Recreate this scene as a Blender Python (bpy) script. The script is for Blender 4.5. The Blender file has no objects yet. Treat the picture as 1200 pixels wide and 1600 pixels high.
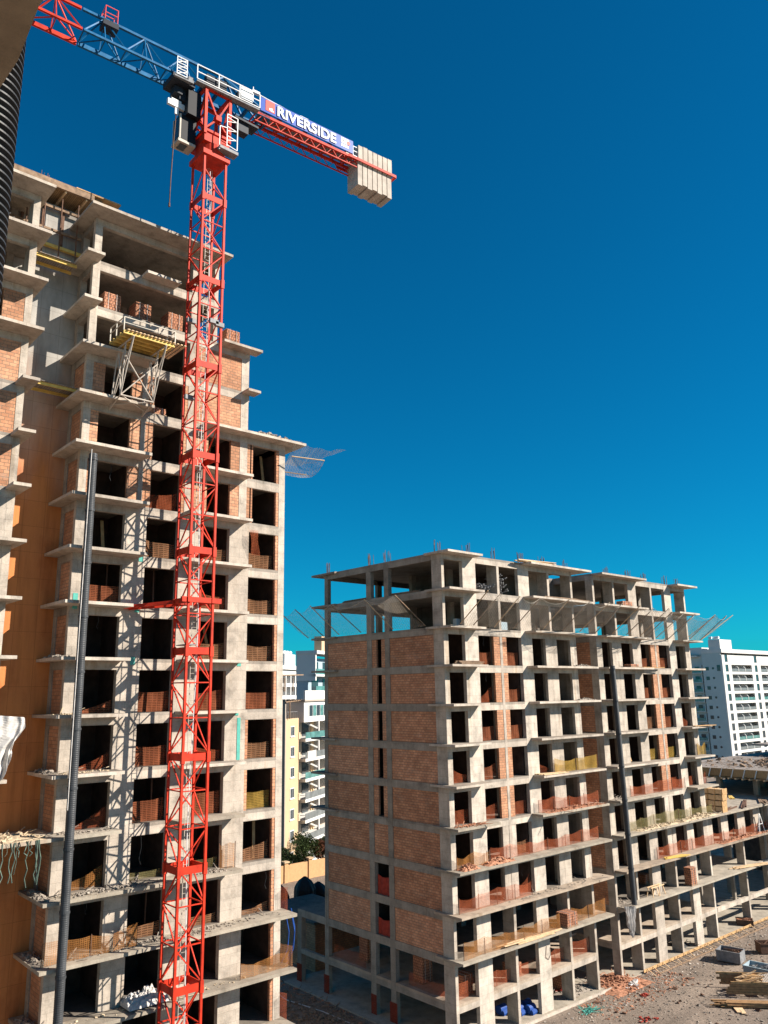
import bpy, math, random
from mathutils import Vector, Matrix
random.seed(7)
S = bpy.context.scene
C = S.collection
# ---------------------------------------------------------------- camera, world, sun, exposure
cam_d = bpy.data.cameras.new('camera'); cam = bpy.data.objects.new('camera', cam_d); C.objects.link(cam)
cr = Vector((0.65058096, 0.75930826, -0.01397781)); cu = Vector((0.17757499, -0.13420076, 0.97491399)); cw = Vector((-0.73838441, 0.63674258, 0.22214262))
CAMP = Vector((0, 0, 25.7))
cam.matrix_world = Matrix(((cr.x, cu.x, -cw.x, CAMP.x), (cr.y, cu.y, -cw.y, CAMP.y), (cr.z, cu.z, -cw.z, CAMP.z), (0, 0, 0, 1)))
cam_d.sensor_fit = 'VERTICAL'; cam_d.sensor_height = 24; cam_d.sensor_width = 18
cam_d.lens = 1233.355 / 1600 * 24
cam_d.shift_x = (600 - 575.855) / 1600; cam_d.shift_y = (802.5 - 800) / 1600
cam_d.clip_start = 0.1; cam_d.clip_end = 4000
S.camera = cam
S.render.resolution_x = 768; S.render.resolution_y = 1024
SUN = Vector((1.0, 0.96, 0.86)).normalized()
W = bpy.data.worlds.new('World'); S.world = W; W.use_nodes = True
nt = W.node_tree; bg = nt.nodes['Background']
sky = nt.nodes.new('ShaderNodeTexSky'); sky.sky_type = 'NISHITA'; sky.sun_disc = False
sky.sun_elevation = math.asin(SUN.z); sky.sun_rotation = math.atan2(SUN.x, SUN.y)
sky.altitude = 0; sky.air_density = 1.0; sky.dust_density = 0.0; sky.ozone_density = 4.5
hsv = nt.nodes.new('ShaderNodeHueSaturation'); hsv.inputs['Saturation'].default_value = 1.2; hsv.inputs['Hue'].default_value = 0.485; hsv.inputs['Value'].default_value = 1.0
nt.links.new(sky.outputs[0], hsv.inputs['Color']); tint = nt.nodes.new('ShaderNodeMix'); tint.data_type = 'RGBA'; tint.blend_type = 'MULTIPLY'; tint.inputs[0].default_value = 1; tint.inputs[7].default_value = (0.03, 0.76, 0.98, 1)
nt.links.new(hsv.outputs[0], tint.inputs[6]); nt.links.new(tint.outputs[2], bg.inputs[0])
bg.inputs[1].default_value = 0.05
sl = bpy.data.lights.new('sun', 'SUN'); sl.energy = 5.0; sl.angle = math.radians(0.5); sl.color = (1.0, 0.92, 0.81)
so = bpy.data.objects.new('sun', sl); C.objects.link(so); so.rotation_euler = SUN.to_track_quat('Z', 'Y').to_euler(); so.location = (0, 0, 120)
S.view_settings.view_transform = 'Standard'; S.view_settings.look = 'None'; S.view_settings.gamma = 1
S.view_settings.exposure = 1.08
S.render.engine = 'CYCLES'
S.cycles.transparent_max_bounces = 24

# ---------------------------------------------------------------- materials
MATS = {}
def newmat(name):
    m = bpy.data.materials.new(name); m.use_nodes = True
    n = m.node_tree.nodes; b = n['Principled BSDF']
    MATS[name] = m
    return m, m.node_tree, b
def N(t, k, **kw):
    n = t.nodes.new(k)
    for a, v in kw.items(): setattr(n, a, v)
    return n
def ramp(t, src, stops):
    r = N(t, 'ShaderNodeValToRGB'); e = r.color_ramp.elements
    e[0].position, e[0].color = stops[0][0], (*stops[0][1], 1)
    e[1].position, e[1].color = stops[1][0], (*stops[1][1], 1)
    for p, c in stops[2:]:
        x = e.new(p); x.color = (*c, 1)
    t.links.new(src, r.inputs[0]); return r.outputs[0]
def mixc(t, a, b, fac, mode='MIX'):
    m = N(t, 'ShaderNodeMix', data_type='RGBA', blend_type=mode)
    for s, v in ((6, a), (7, b), (0, fac)):
        if isinstance(v, (int, float)): m.inputs[s].default_value = v
        elif isinstance(v, tuple): m.inputs[s].default_value = (*v, 1)
        else: t.links.new(v, m.inputs[s])
    return m.outputs[2]
def coords(t, sc=(1, 1, 1)):
    tc = N(t, 'ShaderNodeTexCoord'); mp = N(t, 'ShaderNodeMapping'); mp.inputs['Scale'].default_value = sc
    t.links.new(tc.outputs['Object'], mp.inputs[0]); return mp.outputs[0]
def noise(t, scale, sc=(1, 1, 1), detail=4, rough=0.6):
    n = N(t, 'ShaderNodeTexNoise'); n.inputs['Scale'].default_value = scale; n.inputs['Detail'].default_value = detail; n.inputs['Roughness'].default_value = rough
    t.links.new(coords(t, sc), n.inputs['Vector']); return n.outputs['Fac']
def wallvec(t):
    tc = N(t, 'ShaderNodeTexCoord'); s = N(t, 'ShaderNodeSeparateXYZ'); c = N(t, 'ShaderNodeCombineXYZ'); a = N(t, 'ShaderNodeMath', operation='ADD')
    t.links.new(tc.outputs['Object'], s.inputs[0]); t.links.new(s.outputs[0], a.inputs[0]); t.links.new(s.outputs[1], a.inputs[1])
    t.links.new(a.outputs[0], c.inputs[0]); t.links.new(s.outputs[2], c.inputs[1]); return c.outputs[0]
def bricktex(t, vec, w, h, mortar, c1, c2, cm, off=0.5):
    b = N(t, 'ShaderNodeTexBrick'); b.offset = off
    b.inputs['Scale'].default_value = 1; b.inputs['Brick Width'].default_value = w; b.inputs['Row Height'].default_value = h
    b.inputs['Mortar Size'].default_value = mortar; b.inputs['Mortar Smooth'].default_value = 0.3; b.inputs['Bias'].default_value = 0
    b.inputs['Color1'].default_value = (*c1, 1); b.inputs['Color2'].default_value = (*c2, 1); b.inputs['Mortar'].default_value = (*cm, 1)
    t.links.new(vec, b.inputs['Vector']); return b
def bump(t, b, h, s=0.3, d=0.02):
    n = N(t, 'ShaderNodeBump'); n.inputs['Strength'].default_value = s; n.inputs['Distance'].default_value = d
    t.links.new(h, n.inputs['Height']); t.links.new(n.outputs[0], b.inputs['Normal'])
def concrete(name, base, warm=1.0, panel=True, stain=0.35, edge=None):
    m, t, b = newmat(name)
    br = base
    c = (br, br * (0.87 if warm > .9 else 0.79), br * 0.735 * warm)
    dk = tuple(v * 0.62 for v in c); lt = tuple(min(v * 1.25, .8) for v in c)
    col = ramp(t, noise(t, 0.9, detail=6, rough=0.65), [(0.3, dk), (0.72, lt), (0.5, c)])
    st = ramp(t, noise(t, 2.2, (1, 1, 0.16), 5), [(0.44, (1, 1, 1)), (0.74, (0.55, 0.52, 0.48))])
    col = mixc(t, col, st, stain, 'MULTIPLY')
    fine = ramp(t, noise(t, 14, detail=3), [(0.25, (0.82, 0.82, 0.82)), (0.75, (1.08, 1.08, 1.08))])
    col = mixc(t, col, fine, 0.8, 'MULTIPLY')
    if panel:
        bt = bricktex(t, wallvec(t), 1.25, 0.62, 0.008, (1, 1, 1), (0.84, 0.84, 0.84), (0.36, 0.34, 0.32), 0.37)
        col = mixc(t, col, bt.outputs['Color'], 0.7, 'MULTIPLY')
    oi = N(t, 'ShaderNodeObjectInfo'); col = mixc(t, col, ramp(t, oi.outputs['Random'], [(0.0, (0.84, 0.82, 0.80)), (1.0, (1.1, 1.1, 1.09)), (0.5, (1.0, 0.98, 0.95))]), 1.0, 'MULTIPLY')
    run = ramp(t, noise(t, 1.3, (1, 1, 0.07), 4), [(0.60, (1, 1, 1)), (0.70, (0.72, 0.62, 0.50))]); col = mixc(t, col, run, 0.6, 'MULTIPLY')
    t.links.new(col, b.inputs['Base Color']); b.inputs['Roughness'].default_value = 0.93
    bump(t, b, noise(t, 9, detail=6), 0.5, 0.03)
    return m
concrete('concrete', 0.31); concrete('concrete_pale', 0.49, stain=0.38); concrete('concrete_dark', 0.13, stain=0.5)  # concrete_dark darkened further to put interior shade on the core walls
concrete('slab_dusty', 0.33, 0.95, False, 0.2)
concrete('slab_reddust', 0.34, 0.82, False, 0.2)
concrete('soffit_near', 0.30, 0.75, False, 0.3)
def brick(name, c1, c2, cm, w=0.3, h=0.2, mo=0.012):
    m, t, b = newmat(name)
    bt = bricktex(t, wallvec(t), w, h, mo, c1, c2, cm)
    col = mixc(t, bt.outputs['Color'], ramp(t, noise(t, 1.1, detail=6), [(0.3, (0.66, 0.62, 0.6)), (0.7, (1.12, 1.08, 1.05))]), 0.9, 'MULTIPLY')
    col = mixc(t, col, ramp(t, noise(t, 5, detail=2), [(0.35, (0.88, 0.86, 0.84)), (0.65, (1.06, 1.06, 1.06))]), 0.7, 'MULTIPLY')
    oi = N(t, 'ShaderNodeObjectInfo'); col = mixc(t, col, ramp(t, oi.outputs['Random'], [(0.0, (0.86, 0.80, 0.74)), (1.0, (1.12, 1.1, 1.08)), (0.4, (1.0, 0.92, 0.84))]), 1.0, 'MULTIPLY')
    smear = ramp(t, noise(t, 0.8, (1, 1, 2.2), 7, 0.75), [(0.55, (0, 0, 0)), (0.72, (1, 1, 1))]); sm = N(t, 'ShaderNodeMath', operation='MULTIPLY'); sm.inputs[1].default_value = 0.4; t.links.new(smear, sm.inputs[0]); col = mixc(t, col, (0.36, 0.29, 0.23), sm.outputs[0])
    hole = ramp(t, noise(t, 1.7, (1, 1, 1.6), 3), [(0.70, (1, 1, 1)), (0.74, (0.25, 0.2, 0.18))])
    col = mixc(t, col, hole, 0.5, 'MULTIPLY')
    t.links.new(col, b.inputs['Base Color']); b.inputs['Roughness'].default_value = 0.9
    inv = N(t, 'ShaderNodeMath', operation='SUBTRACT'); inv.inputs[0].default_value = 1; t.links.new(bt.outputs['Fac'], inv.inputs[1])
    bump(t, b, inv.outputs[0], 0.7, 0.02)
    return m
brick('brick', (0.54, 0.30, 0.18), (0.40, 0.20, 0.115), (0.24, 0.17, 0.12), 0.4, 0.205, 0.018)
brick('brick_red', (0.62, 0.335, 0.20), (0.47, 0.225, 0.13), (0.27, 0.18, 0.13), 0.4, 0.205, 0.02)
brick('brick_stack', (0.55, 0.27, 0.16), (0.42, 0.19, 0.11), (0.08, 0.04, 0.03), 0.2, 0.2, 0.02)
def plain(name, col, rough=0.6, metal=0, var=0.18, sc=3.0, bmp=0.0):
    m, t, b = newmat(name); b.inputs['Specular IOR Level'].default_value = 0.25 if 'glass' not in name else 0.6
    lo = tuple(c * (1 - var) for c in col); hi = tuple(min(1, c * (1 + var)) for c in col)
    t.links.new(ramp(t, noise(t, sc, detail=5), [(0.3, lo), (0.7, hi)]), b.inputs['Base Color'])
    b.inputs['Roughness'].default_value = rough; b.inputs['Metallic'].default_value = metal
    if bmp: bump(t, b, noise(t, sc * 3), bmp)
    return m
plain('crane_red', (0.50, 0.028, 0.008), 0.6, var=0.35, sc=1.7); plain('crane_blue', (0.005, 0.105, 0.24), 0.55, var=0.35)
plain('white_steel', (0.74, 0.74, 0.73), 0.45, var=0.08); plain('grey_steel', (0.20, 0.20, 0.205), 0.55, var=0.3)
plain('dark_machine', (0.022, 0.026, 0.035), 0.6); plain('cab_black', (0.008, 0.009, 0.012), 0.6); plain('rust_steel', (0.13, 0.07, 0.045), 0.8, var=0.4)
plain('sign_blue', (0.012, 0.07, 0.36), 0.4, var=0.06); plain('sign_red', (0.72, 0.085, 0.06), 0.45, var=0.05); plain('sign_white', (0.8, 0.8, 0.8), 0.45, var=0.03)
plain('block_pale', (0.46, 0.40, 0.34), 0.9, var=0.2, sc=1.2); plain('cab_beige', (0.45, 0.40, 0.33), 0.5)
plain('black_plastic', (0.03, 0.031, 0.033), 0.5, var=0.3, sc=5)
plain('grey_plastic', (0.05, 0.053, 0.057), 0.45, var=0.25, sc=1.3)
plain('wood', (0.46, 0.28, 0.13), 0.8, var=0.35, sc=2.5); plain('wood_yellow', (0.62, 0.42, 0.11), 0.6, var=0.25); plain('wood_old', (0.24, 0.16, 0.105), 0.85, var=0.4)
plain('wood_pale', (0.60, 0.42, 0.25), 0.8, var=0.25)
plain('ply', (0.33, 0.19, 0.09), 0.75, var=0.3); plain('white_sheet', (0.48, 0.45, 0.42), 0.75, var=0.3, sc=2.5, bmp=0.8)
plain('teal', (0.09, 0.36, 0.30), 0.8); plain('blue_plastic', (0.012, 0.06, 0.26), 0.5); plain('red_cloth', (0.30, 0.04, 0.025), 0.85, var=.35)
plain('glass_dark', (0.03, 0.045, 0.055), 0.12, var=0.3); plain('glass_grey', (0.14, 0.15, 0.15), 0.4, var=.3, sc=.8); plain('glass_teal', (0.08, 0.20, 0.19), 0.15, var=0.4, sc=1)
plain('white_render', (0.60, 0.585, 0.56), 0.8, var=0.05, sc=.4); plain('white_render_shade', (0.46, 0.52, 0.51), 0.85, var=0.06, sc=.3)  # grey copy of the white render, shade of flank and balconies painted in
plain('beige_render', (0.50, 0.355, 0.22), 0.85, var=0.07, sc=.5); plain('taupe_render', (0.34, 0.29, 0.24), 0.85, var=0.08); plain('blue_grey_render', (0.30, 0.38, 0.42), 0.8, var=0.08)
plain('garden_orange', (0.52, 0.30, 0.15), 0.85, var=0.1); plain('leaf', (0.05, 0.075, 0.022), 0.7, var=0.55, sc=1.5); plain('leaf_dark', (0.035, 0.055, 0.02), 0.7, var=0.5, sc=1.5); plain('leaf_rust', (0.13, 0.05, 0.025), 0.7, var=0.5, sc=1.5)
plain('bark', (0.12, 0.08, 0.05), 0.9); plain('rubble_brick', (0.36, 0.17, 0.10), 0.9, var=0.5, sc=4); plain('rubble_grey', (0.27, 0.23, 0.19), 0.9, var=0.5, sc=5); plain('rubble_tan', (0.47, 0.37, 0.25), 0.9, var=0.4, sc=5)
plain('strap', (0.10, 0.14, 0.11), 0.8, var=0.5); plain('inner_wall', (0.075, 0.05, 0.04), 0.9, var=0.4, sc=1.5); plain('tarpaulin', (0.02, 0.02, 0.022), 0.6)  # inner_wall darkened to put the shade of the bays into its colour
# recess wall: bounce light off the bricks painted in as ochre on the lower storeys, bare board-marked concrete above
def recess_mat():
    m, t, b = newmat('recess_bounce')
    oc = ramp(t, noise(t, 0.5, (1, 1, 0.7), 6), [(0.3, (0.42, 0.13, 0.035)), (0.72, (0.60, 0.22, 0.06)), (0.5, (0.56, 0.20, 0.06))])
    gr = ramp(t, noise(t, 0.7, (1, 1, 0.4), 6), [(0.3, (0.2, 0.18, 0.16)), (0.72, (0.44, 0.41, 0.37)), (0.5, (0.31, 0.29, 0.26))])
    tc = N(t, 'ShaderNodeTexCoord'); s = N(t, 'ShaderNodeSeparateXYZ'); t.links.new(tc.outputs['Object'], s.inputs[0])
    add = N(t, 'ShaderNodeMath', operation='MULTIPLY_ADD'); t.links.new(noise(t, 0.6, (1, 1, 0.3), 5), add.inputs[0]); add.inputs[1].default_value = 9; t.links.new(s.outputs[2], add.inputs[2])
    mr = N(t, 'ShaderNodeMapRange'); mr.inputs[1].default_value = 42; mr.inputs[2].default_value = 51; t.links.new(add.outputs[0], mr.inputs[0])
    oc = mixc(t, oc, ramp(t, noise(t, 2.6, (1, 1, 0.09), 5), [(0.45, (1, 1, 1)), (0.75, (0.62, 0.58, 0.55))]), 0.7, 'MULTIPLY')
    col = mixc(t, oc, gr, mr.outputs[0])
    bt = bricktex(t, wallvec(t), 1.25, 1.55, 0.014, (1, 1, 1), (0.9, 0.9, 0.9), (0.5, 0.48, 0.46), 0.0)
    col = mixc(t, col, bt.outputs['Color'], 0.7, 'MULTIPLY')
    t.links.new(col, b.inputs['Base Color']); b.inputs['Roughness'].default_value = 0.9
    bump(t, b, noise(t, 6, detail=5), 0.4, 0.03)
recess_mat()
def planks(name, c1, c2, w=2.4, h=0.14):
    m, t, b = newmat(name)
    tc = N(t, 'ShaderNodeTexCoord')
    bt = bricktex(t, tc.outputs['Object'], w, h, 0.01, c1, c2, (0.04, 0.03, 0.02), 0.3)
    col = mixc(t, bt.outputs['Color'], ramp(t, noise(t, 2.5, (6, 1, 1), 4), [(0.3, (0.6, 0.6, 0.6)), (0.7, (1.1, 1.1, 1.1))]), 0.8, 'MULTIPLY')
    t.links.new(col, b.inputs['Base Color']); b.inputs['Roughness'].default_value = 0.85
planks('planking', (0.34, 0.29, 0.25), (0.24, 0.20, 0.17))
planks('slat', (0.40, 0.26, 0.13), (0.28, 0.17, 0.08), 3, 0.11)
def net(name, col, alpha, cell=0.1, thread=0.35, diag=False, wide=1):
    m, t, b = newmat(name)
    out = t.nodes['Material Output']
    v = wallvec(t)
    if diag:
        mp = N(t, 'ShaderNodeMapping'); mp.inputs['Rotation'].default_value = (0, 0, math.radians(45)); t.links.new(v, mp.inputs[0]); v = mp.outputs[0]
    bt = bricktex(t, v, cell * wide, cell, cell * thread * 0.5, (0, 0, 0), (0, 0, 0), (1, 1, 1), 0.0)
    mx = N(t, 'ShaderNodeMapRange'); mx.inputs[3].default_value = alpha * 0.55; mx.inputs[4].default_value = min(1, alpha * 1.5)
    t.links.new(bt.outputs['Fac'], mx.inputs[0])
    nz = N(t, 'ShaderNodeMath', operation='MULTIPLY_ADD'); nz.inputs[1].default_value = 0.5; nz.inputs[2].default_value = 0.72
    t.links.new(noise(t, 1.6, detail=3), nz.inputs[0])
    mu = N(t, 'ShaderNodeMath', operation='MULTIPLY'); t.links.new(mx.outputs[0], mu.inputs[0]); t.links.new(nz.outputs[0], mu.inputs[1]); mu.use_clamp = True
    tr = N(t, 'ShaderNodeBsdfTransparent'); df = N(t, 'ShaderNodeBsdfDiffuse'); tl = N(t, 'ShaderNodeBsdfTranslucent'); ms = N(t, 'ShaderNodeMixShader'); mm = N(t, 'ShaderNodeMixShader')
    c = ramp(t, noise(t, 1.3, detail=4), [(0.3, tuple(x * 0.7 for x in col)), (0.7, tuple(min(1, x * 1.15) for x in col))])
    t.links.new(c, df.inputs[0]); t.links.new(c, tl.inputs[0]); mm.inputs[0].default_value = 0.35
    t.links.new(df.outputs[0], mm.inputs[1]); t.links.new(tl.outputs[0], mm.inputs[2])
    t.links.new(mu.outputs[0], ms.inputs[0]); t.links.new(tr.outputs[0], ms.inputs[1]); t.links.new(mm.outputs[0], ms.inputs[2])
    t.links.new(ms.outputs[0], out.inputs[0])
net('net_orange', (0.52, 0.14, 0.065), 0.34); net('net_rust', (0.30, 0.10, 0.05), 0.85, 0.1, 0.5, wide=3); net('net_tan', (0.30, 0.15, 0.08), 0.75, 0.12, 0.5, wide=3)
net('net_yellow', (0.46, 0.29, 0.07), 0.6); net('net_olive', (0.34, 0.29, 0.13), 0.35); net('net_catch', (0.60, 0.53, 0.44), 0.26, 0.2, 0.3, True)
net('net_loose', (0.66, 0.63, 0.58), 0.36, 0.14, 0.35, True); net('net_wrap', (0.4, 0.07, 0.04), 0.6); net('net_amber', (0.5, 0.22, 0.07), 0.4)
def ground_mat():
    m, t, b = newmat('dirt')
    col = ramp(t, noise(t, 0.22, detail=9, rough=0.7), [(0.3, (0.16, 0.128, 0.10)), (0.72, (0.30, 0.24, 0.19)), (0.5, (0.225, 0.178, 0.142))])
    col = mixc(t, col, ramp(t, noise(t, 3.5, detail=6, rough=0.75), [(0.3, (0.6, 0.58, 0.56)), (0.7, (1.25, 1.22, 1.2))]), 0.8, 'MULTIPLY')
    tr = ramp(t, noise(t, 0.35, (1, 0.09, 1), 5, 0.6), [(0.40, (0.80, 0.79, 0.78)), (0.62, (1.18, 1.17, 1.15))]); col = mixc(t, col, tr, 0.8, 'MULTIPLY')
    w = N(t, 'ShaderNodeTexWave'); w.inputs['Scale'].default_value = 0.9; w.inputs['Distortion'].default_value = 6; t.links.new(coords(t, (1, 1, 1)), w.inputs[0])
    col = mixc(t, col, ramp(t, w.outputs['Fac'], [(0.2, (0.86, 0.86, 0.86)), (0.8, (1.05, 1.05, 1.05))]), 0.4, 'MULTIPLY')
    t.links.new(col, b.inputs['Base Color']); b.inputs['Roughness'].default_value = 0.95
    bump(t, b, noise(t, 2.2, detail=9, rough=0.75), 0.9, 0.15)
ground_mat()

# ---------------------------------------------------------------- mesh helpers
OFF = {}
def put(o, parent, label=None, cat=None, group=None, kind=None):
    C.objects.link(o)
    if parent is not None: o.parent = parent
    for k, v in (('label', label), ('category', cat), ('group', group), ('kind', kind)):
        if v: o[k] = v
    return o
def thing(name, label, cat, loc=(0, 0, 0), group=None):
    o = bpy.data.objects.new(name, None); o.empty_display_size = 0.5; put(o, None, label, cat, group); o.location = loc; OFF[o] = Vector(loc); return o
class MB:
    def __init__(s): s.v = []; s.f = []; s.x = None
    def add(s, vs, fs):
        k = len(s.v)
        s.v += [(s.x @ Vector(p)) if s.x else Vector(p) for p in vs]
        s.f += [tuple(i + k for i in f) for f in fs]; return s
    def box(s, x0, x1, y0, y1, z0, z1):
        return s.add([(x0, y0, z0), (x1, y0, z0), (x1, y1, z0), (x0, y1, z0), (x0, y0, z1), (x1, y0, z1), (x1, y1, z1), (x0, y1, z1)],
                     [(0, 3, 2, 1), (4, 5, 6, 7), (0, 1, 5, 4), (1, 2, 6, 5), (2, 3, 7, 6), (3, 0, 4, 7)])
    def frame(s, p, q):
        p = Vector(p); q = Vector(q); d = (q - p).normalized()
        a = Vector((0, 0, 1)) if abs(d.z) < 0.95 else Vector((1, 0, 0))
        u = d.cross(a).normalized(); return p, q, u, u.cross(d)
    def bar(s, p, q, w, h=None):
        h = h or w; p, q, u, n = s.frame(p, q); vs = []
        for c in (p, q):
            for a, b in ((-1, -1), (1, -1), (1, 1), (-1, 1)): vs.append(c + u * a * w / 2 + n * b * h / 2)
        return s.add(vs, [(0, 1, 2, 3), (7, 6, 5, 4), (0, 4, 5, 1), (1, 5, 6, 2), (2, 6, 7, 3), (3, 7, 4, 0)])
    def tube(s, p, q, r, n=8, r2=None, cap=True):
        r2 = r if r2 is None else r2; p, q, u, w = s.frame(p, q); vs = []
        for c, rr in ((p, r), (q, r2)):
            for i in range(n):
                a = 2 * math.pi * i / n; vs.append(c + u * math.cos(a) * rr + w * math.sin(a) * rr)
        fs = [(i, i + n, (i + 1) % n + n, (i + 1) % n) for i in range(n)]
        if cap: fs += [tuple(range(n)), tuple(range(2 * n - 1, n - 1, -1))]
        return s.add(vs, fs)
    def path(s, pts, r, n=5):
        for a, b in zip(pts, pts[1:]): s.tube(a, b, r, n)
        return s
    def grid(s, fn, nu, nv):
        vs = [fn(i / nu, j / nv) for j in range(nv + 1) for i in range(nu + 1)]
        return s.add(vs, [(j * (nu + 1) + i, j * (nu + 1) + i + 1, (j + 1) * (nu + 1) + i + 1, (j + 1) * (nu + 1) + i) for j in range(nv) for i in range(nu)])
    def chunk(s, c, r, flat=0.7):
        R = Matrix.Rotation(random.uniform(0, 6.28), 3, 'Z') @ Matrix.Rotation(random.uniform(-.6, .6), 3, 'X')
        sx, sy, sz = r * random.uniform(.5, 1.3), r * random.uniform(.5, 1.1), r * flat * random.uniform(.4, 1)
        vs = [Vector(c) + R @ Vector((a * sx * random.uniform(.6, 1), b * sy * random.uniform(.6, 1), d * sz * random.uniform(.6, 1))) for a, b, d in
              ((-1, -1, -1), (1, -1, -1), (1, 1, -1), (-1, 1, -1), (-1, -1, 1), (1, -1, 1), (1, 1, 1), (-1, 1, 1))]
        return s.add(vs, [(0, 3, 2, 1), (4, 5, 6, 7), (0, 1, 5, 4), (1, 2, 6, 5), (2, 3, 7, 6), (3, 0, 4, 7)])
    def build(s, name, mat, parent=None, label=None, cat=None, group=None, kind=None, smooth=False):
        me = bpy.data.meshes.new(name)
        if parent is None and kind is None or (parent is None and kind == 'stuff'):
            o0 = Vector((sum(v.x for v in s.v) / len(s.v), sum(v.y for v in s.v) / len(s.v), min(v.z for v in s.v)))
        elif parent is None: o0 = Vector((0, 0, 0))
        else: o0 = OFF[parent]
        me.from_pydata([v - o0 for v in s.v], [], s.f); me.update()
        if isinstance(mat, str): mat = MATS[mat]
        me.materials.append(mat)
        if smooth:
            for p in me.polygons: p.use_smooth = True
        o = bpy.data.objects.new(name, me); put(o, parent, label, cat, group, kind)
        OFF[o] = o0
        if parent is None: o.location = o0
        return o
def boxo(name, mat, parent, *b, **k): return MB().box(*b).build(name, mat, parent, **k)
def rubble(label, x0, x1, y0, y1, z, n, mat, r=(.05, .2), heap=0.0, cat='rubble', name='rubble_heap', sticks=0):
    m = MB(); cx, cy = (x0 + x1) / 2, (y0 + y1) / 2
    for i in range(n):
        a, b = random.gauss(0, .42), random.gauss(0, .42)
        a = max(-1, min(1, a)); b = max(-1, min(1, b))
        h = heap * max(0, 1 - (a * a + b * b) ** .5) * random.uniform(.5, 1)
        rr = random.uniform(*r) * random.uniform(.5, 1)
        m.chunk((cx + a * (x1 - x0) / 2, cy + b * (y1 - y0) / 2, z + h + rr * .3), rr)
    if heap >= .15: m.add([(x0, y0, z), (x1, y0, z), (x1, y1, z), (x0, y1, z), (cx, cy, z + heap * .8)], [(0, 1, 4), (1, 2, 4), (2, 3, 4), (3, 0, 4)])
    for i in range(sticks):
        x, y = random.uniform(x0, x1), random.uniform(y0, y1); a = random.uniform(0, 3.14); l = random.uniform(.4, 1.3)
        m.bar((x, y, z + .06), (x + l * math.cos(a), y + l * math.sin(a), z + random.uniform(.05, .4)), .05, .03)
    return m.build(name, mat, None, label, cat, kind='stuff')
def z(n): return 3.1 * n
ORD = ['ground', 'first', 'second', 'third', 'fourth', 'fifth', 'sixth', 'seventh', 'eighth', 'ninth', 'tenth', 'eleventh', 'twelfth', 'thirteenth', 'fourteenth', 'fifteenth', 'sixteenth', 'seventeenth', 'eighteenth']

# ---------------------------------------------------------------- ground
g = MB(); g.grid(lambda u, v: (-1500 + 3000 * u, -1200 + 3000 * v, 0), 30, 30)
g.build('ground', 'dirt', kind='structure')
boxo('foundation_pavement', 'slab_dusty', None, -66, -44.9, 45.9, 66.2, 0.02, 0.14, kind='structure')
boxo('pavement', 'slab_dusty', None, -66, -45.0, 68.0, 130, 0.02, 0.12, kind='structure')

# ---------------------------------------------------------------- long block on the right
XR = -45.3; YR = 46.95
R = thing('apartment_block', 'long twelve storey concrete and brick block under construction, open frame on its top two floors', 'building', (-53, 60, 0))
YE1, YS2, YE2 = 65.15, 68.6, 87.05
def rz(n): return z(n)
# floor slabs (two blocks joined through the recess)
for n in range(1, 13):
    m = MB(); t = z(n)
    m.box(-61.2, XR, YR, YE1, t - .2, t); m.box(-61.2, -50.0, YE1, YS2, t - .2, t); m.box(-61.2, XR, YS2, YE2, t - .2, t)
    if n == 2: m.box(-65.4, -61.2, YR, YR + 9, t - .2, t)
    m.build('floor_slab', 'concrete' if n > 1 else 'slab_reddust', R)
# balcony slabs
for n in range(2, 13):
    t = z(n); sp = []
    if n >= 5:
        sp = [(46.6, 50.9), (57.5, 66.9), (68.7, 77.0), (83.5, 87.95)]
        if n == 5: sp = [(46.6, 51.6), (56.5, 66.9), (68.7, 88.1)]
        if n in (6,): sp[2] = (68.7, 78.4)
    elif n == 4: sp = [(46.6, 66.9), (68.7, 106)]
    elif n == 3: sp = [(46.6, 66.7), (68.7, 106)]
    else: sp = [(46.6, 66.4), (68.7, 97.4)]
    if n == 5: sp = [(46.6, 51.6), (57.0, 66.9), (68.7, 78.6), (83.4, 88.1)]
    for a, b in sp:
        m = MB(); fx = -44.1 + random.uniform(-.04, .04)
        m.box(XR, fx, a, b, t - .18, t)
        if a < 47: m.box(-47, XR, a, YR, t - .18, t)
        if 66 < b < 67: m.box(-47.6, XR, YE1, b, t - .18, t)
        if b > 87 and n > 4: m.box(-47.5, XR, YE2, b, t - .18, t)
        if n <= 4 and b > 90: m.box(-56, XR, YE2, b, t - .18, t)
        m.build('balcony_slab', 'slab_reddust' if n in (3,) else 'slab_dusty' if n < 6 else 'concrete_pale', R)
    if n >= 5 and n != 8:
        MB().box(-62.9, -59.2, 46.6, YR, t - .18, t).box(-62.9, -61.2, YR, 52, t - .18, t).build('balcony_slab', 'concrete', R)
# beams: front, side and recess faces
for n in range(1, 13):
    t = z(n) - .2; d = .42
    for a, b in ((YR, YE1), (YS2, YE2)):
        boxo('beam', 'concrete_pale', R, XR - .32, XR, a, b, t - d, t)
        if n >= 10 or n <= 2:
            boxo('beam', 'concrete', R, -61.2, -60.9, a, b, t - d, t)
    boxo('beam', 'concrete', R, (-64.79 if n <= 2 else -61.2), XR - .33, YR, YR + .3, t - d, t)
    boxo('beam', 'concrete', R, -61, XR - .33, YS2, YS2 + .3, t - d, t)
    if n > 9: boxo('beam', 'concrete', R, -61, XR - .33, YE2 - .3, YE2, t - d, t)
    if n in (1, 2): boxo('beam', 'concrete_pale', R, XR - .32, XR, YE2 + .3, 106, t - d, t)
    if n == 1: boxo('beam', 'concrete', R, XR - .32, XR, 87.05, 87.3, t - d, t)
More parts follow.
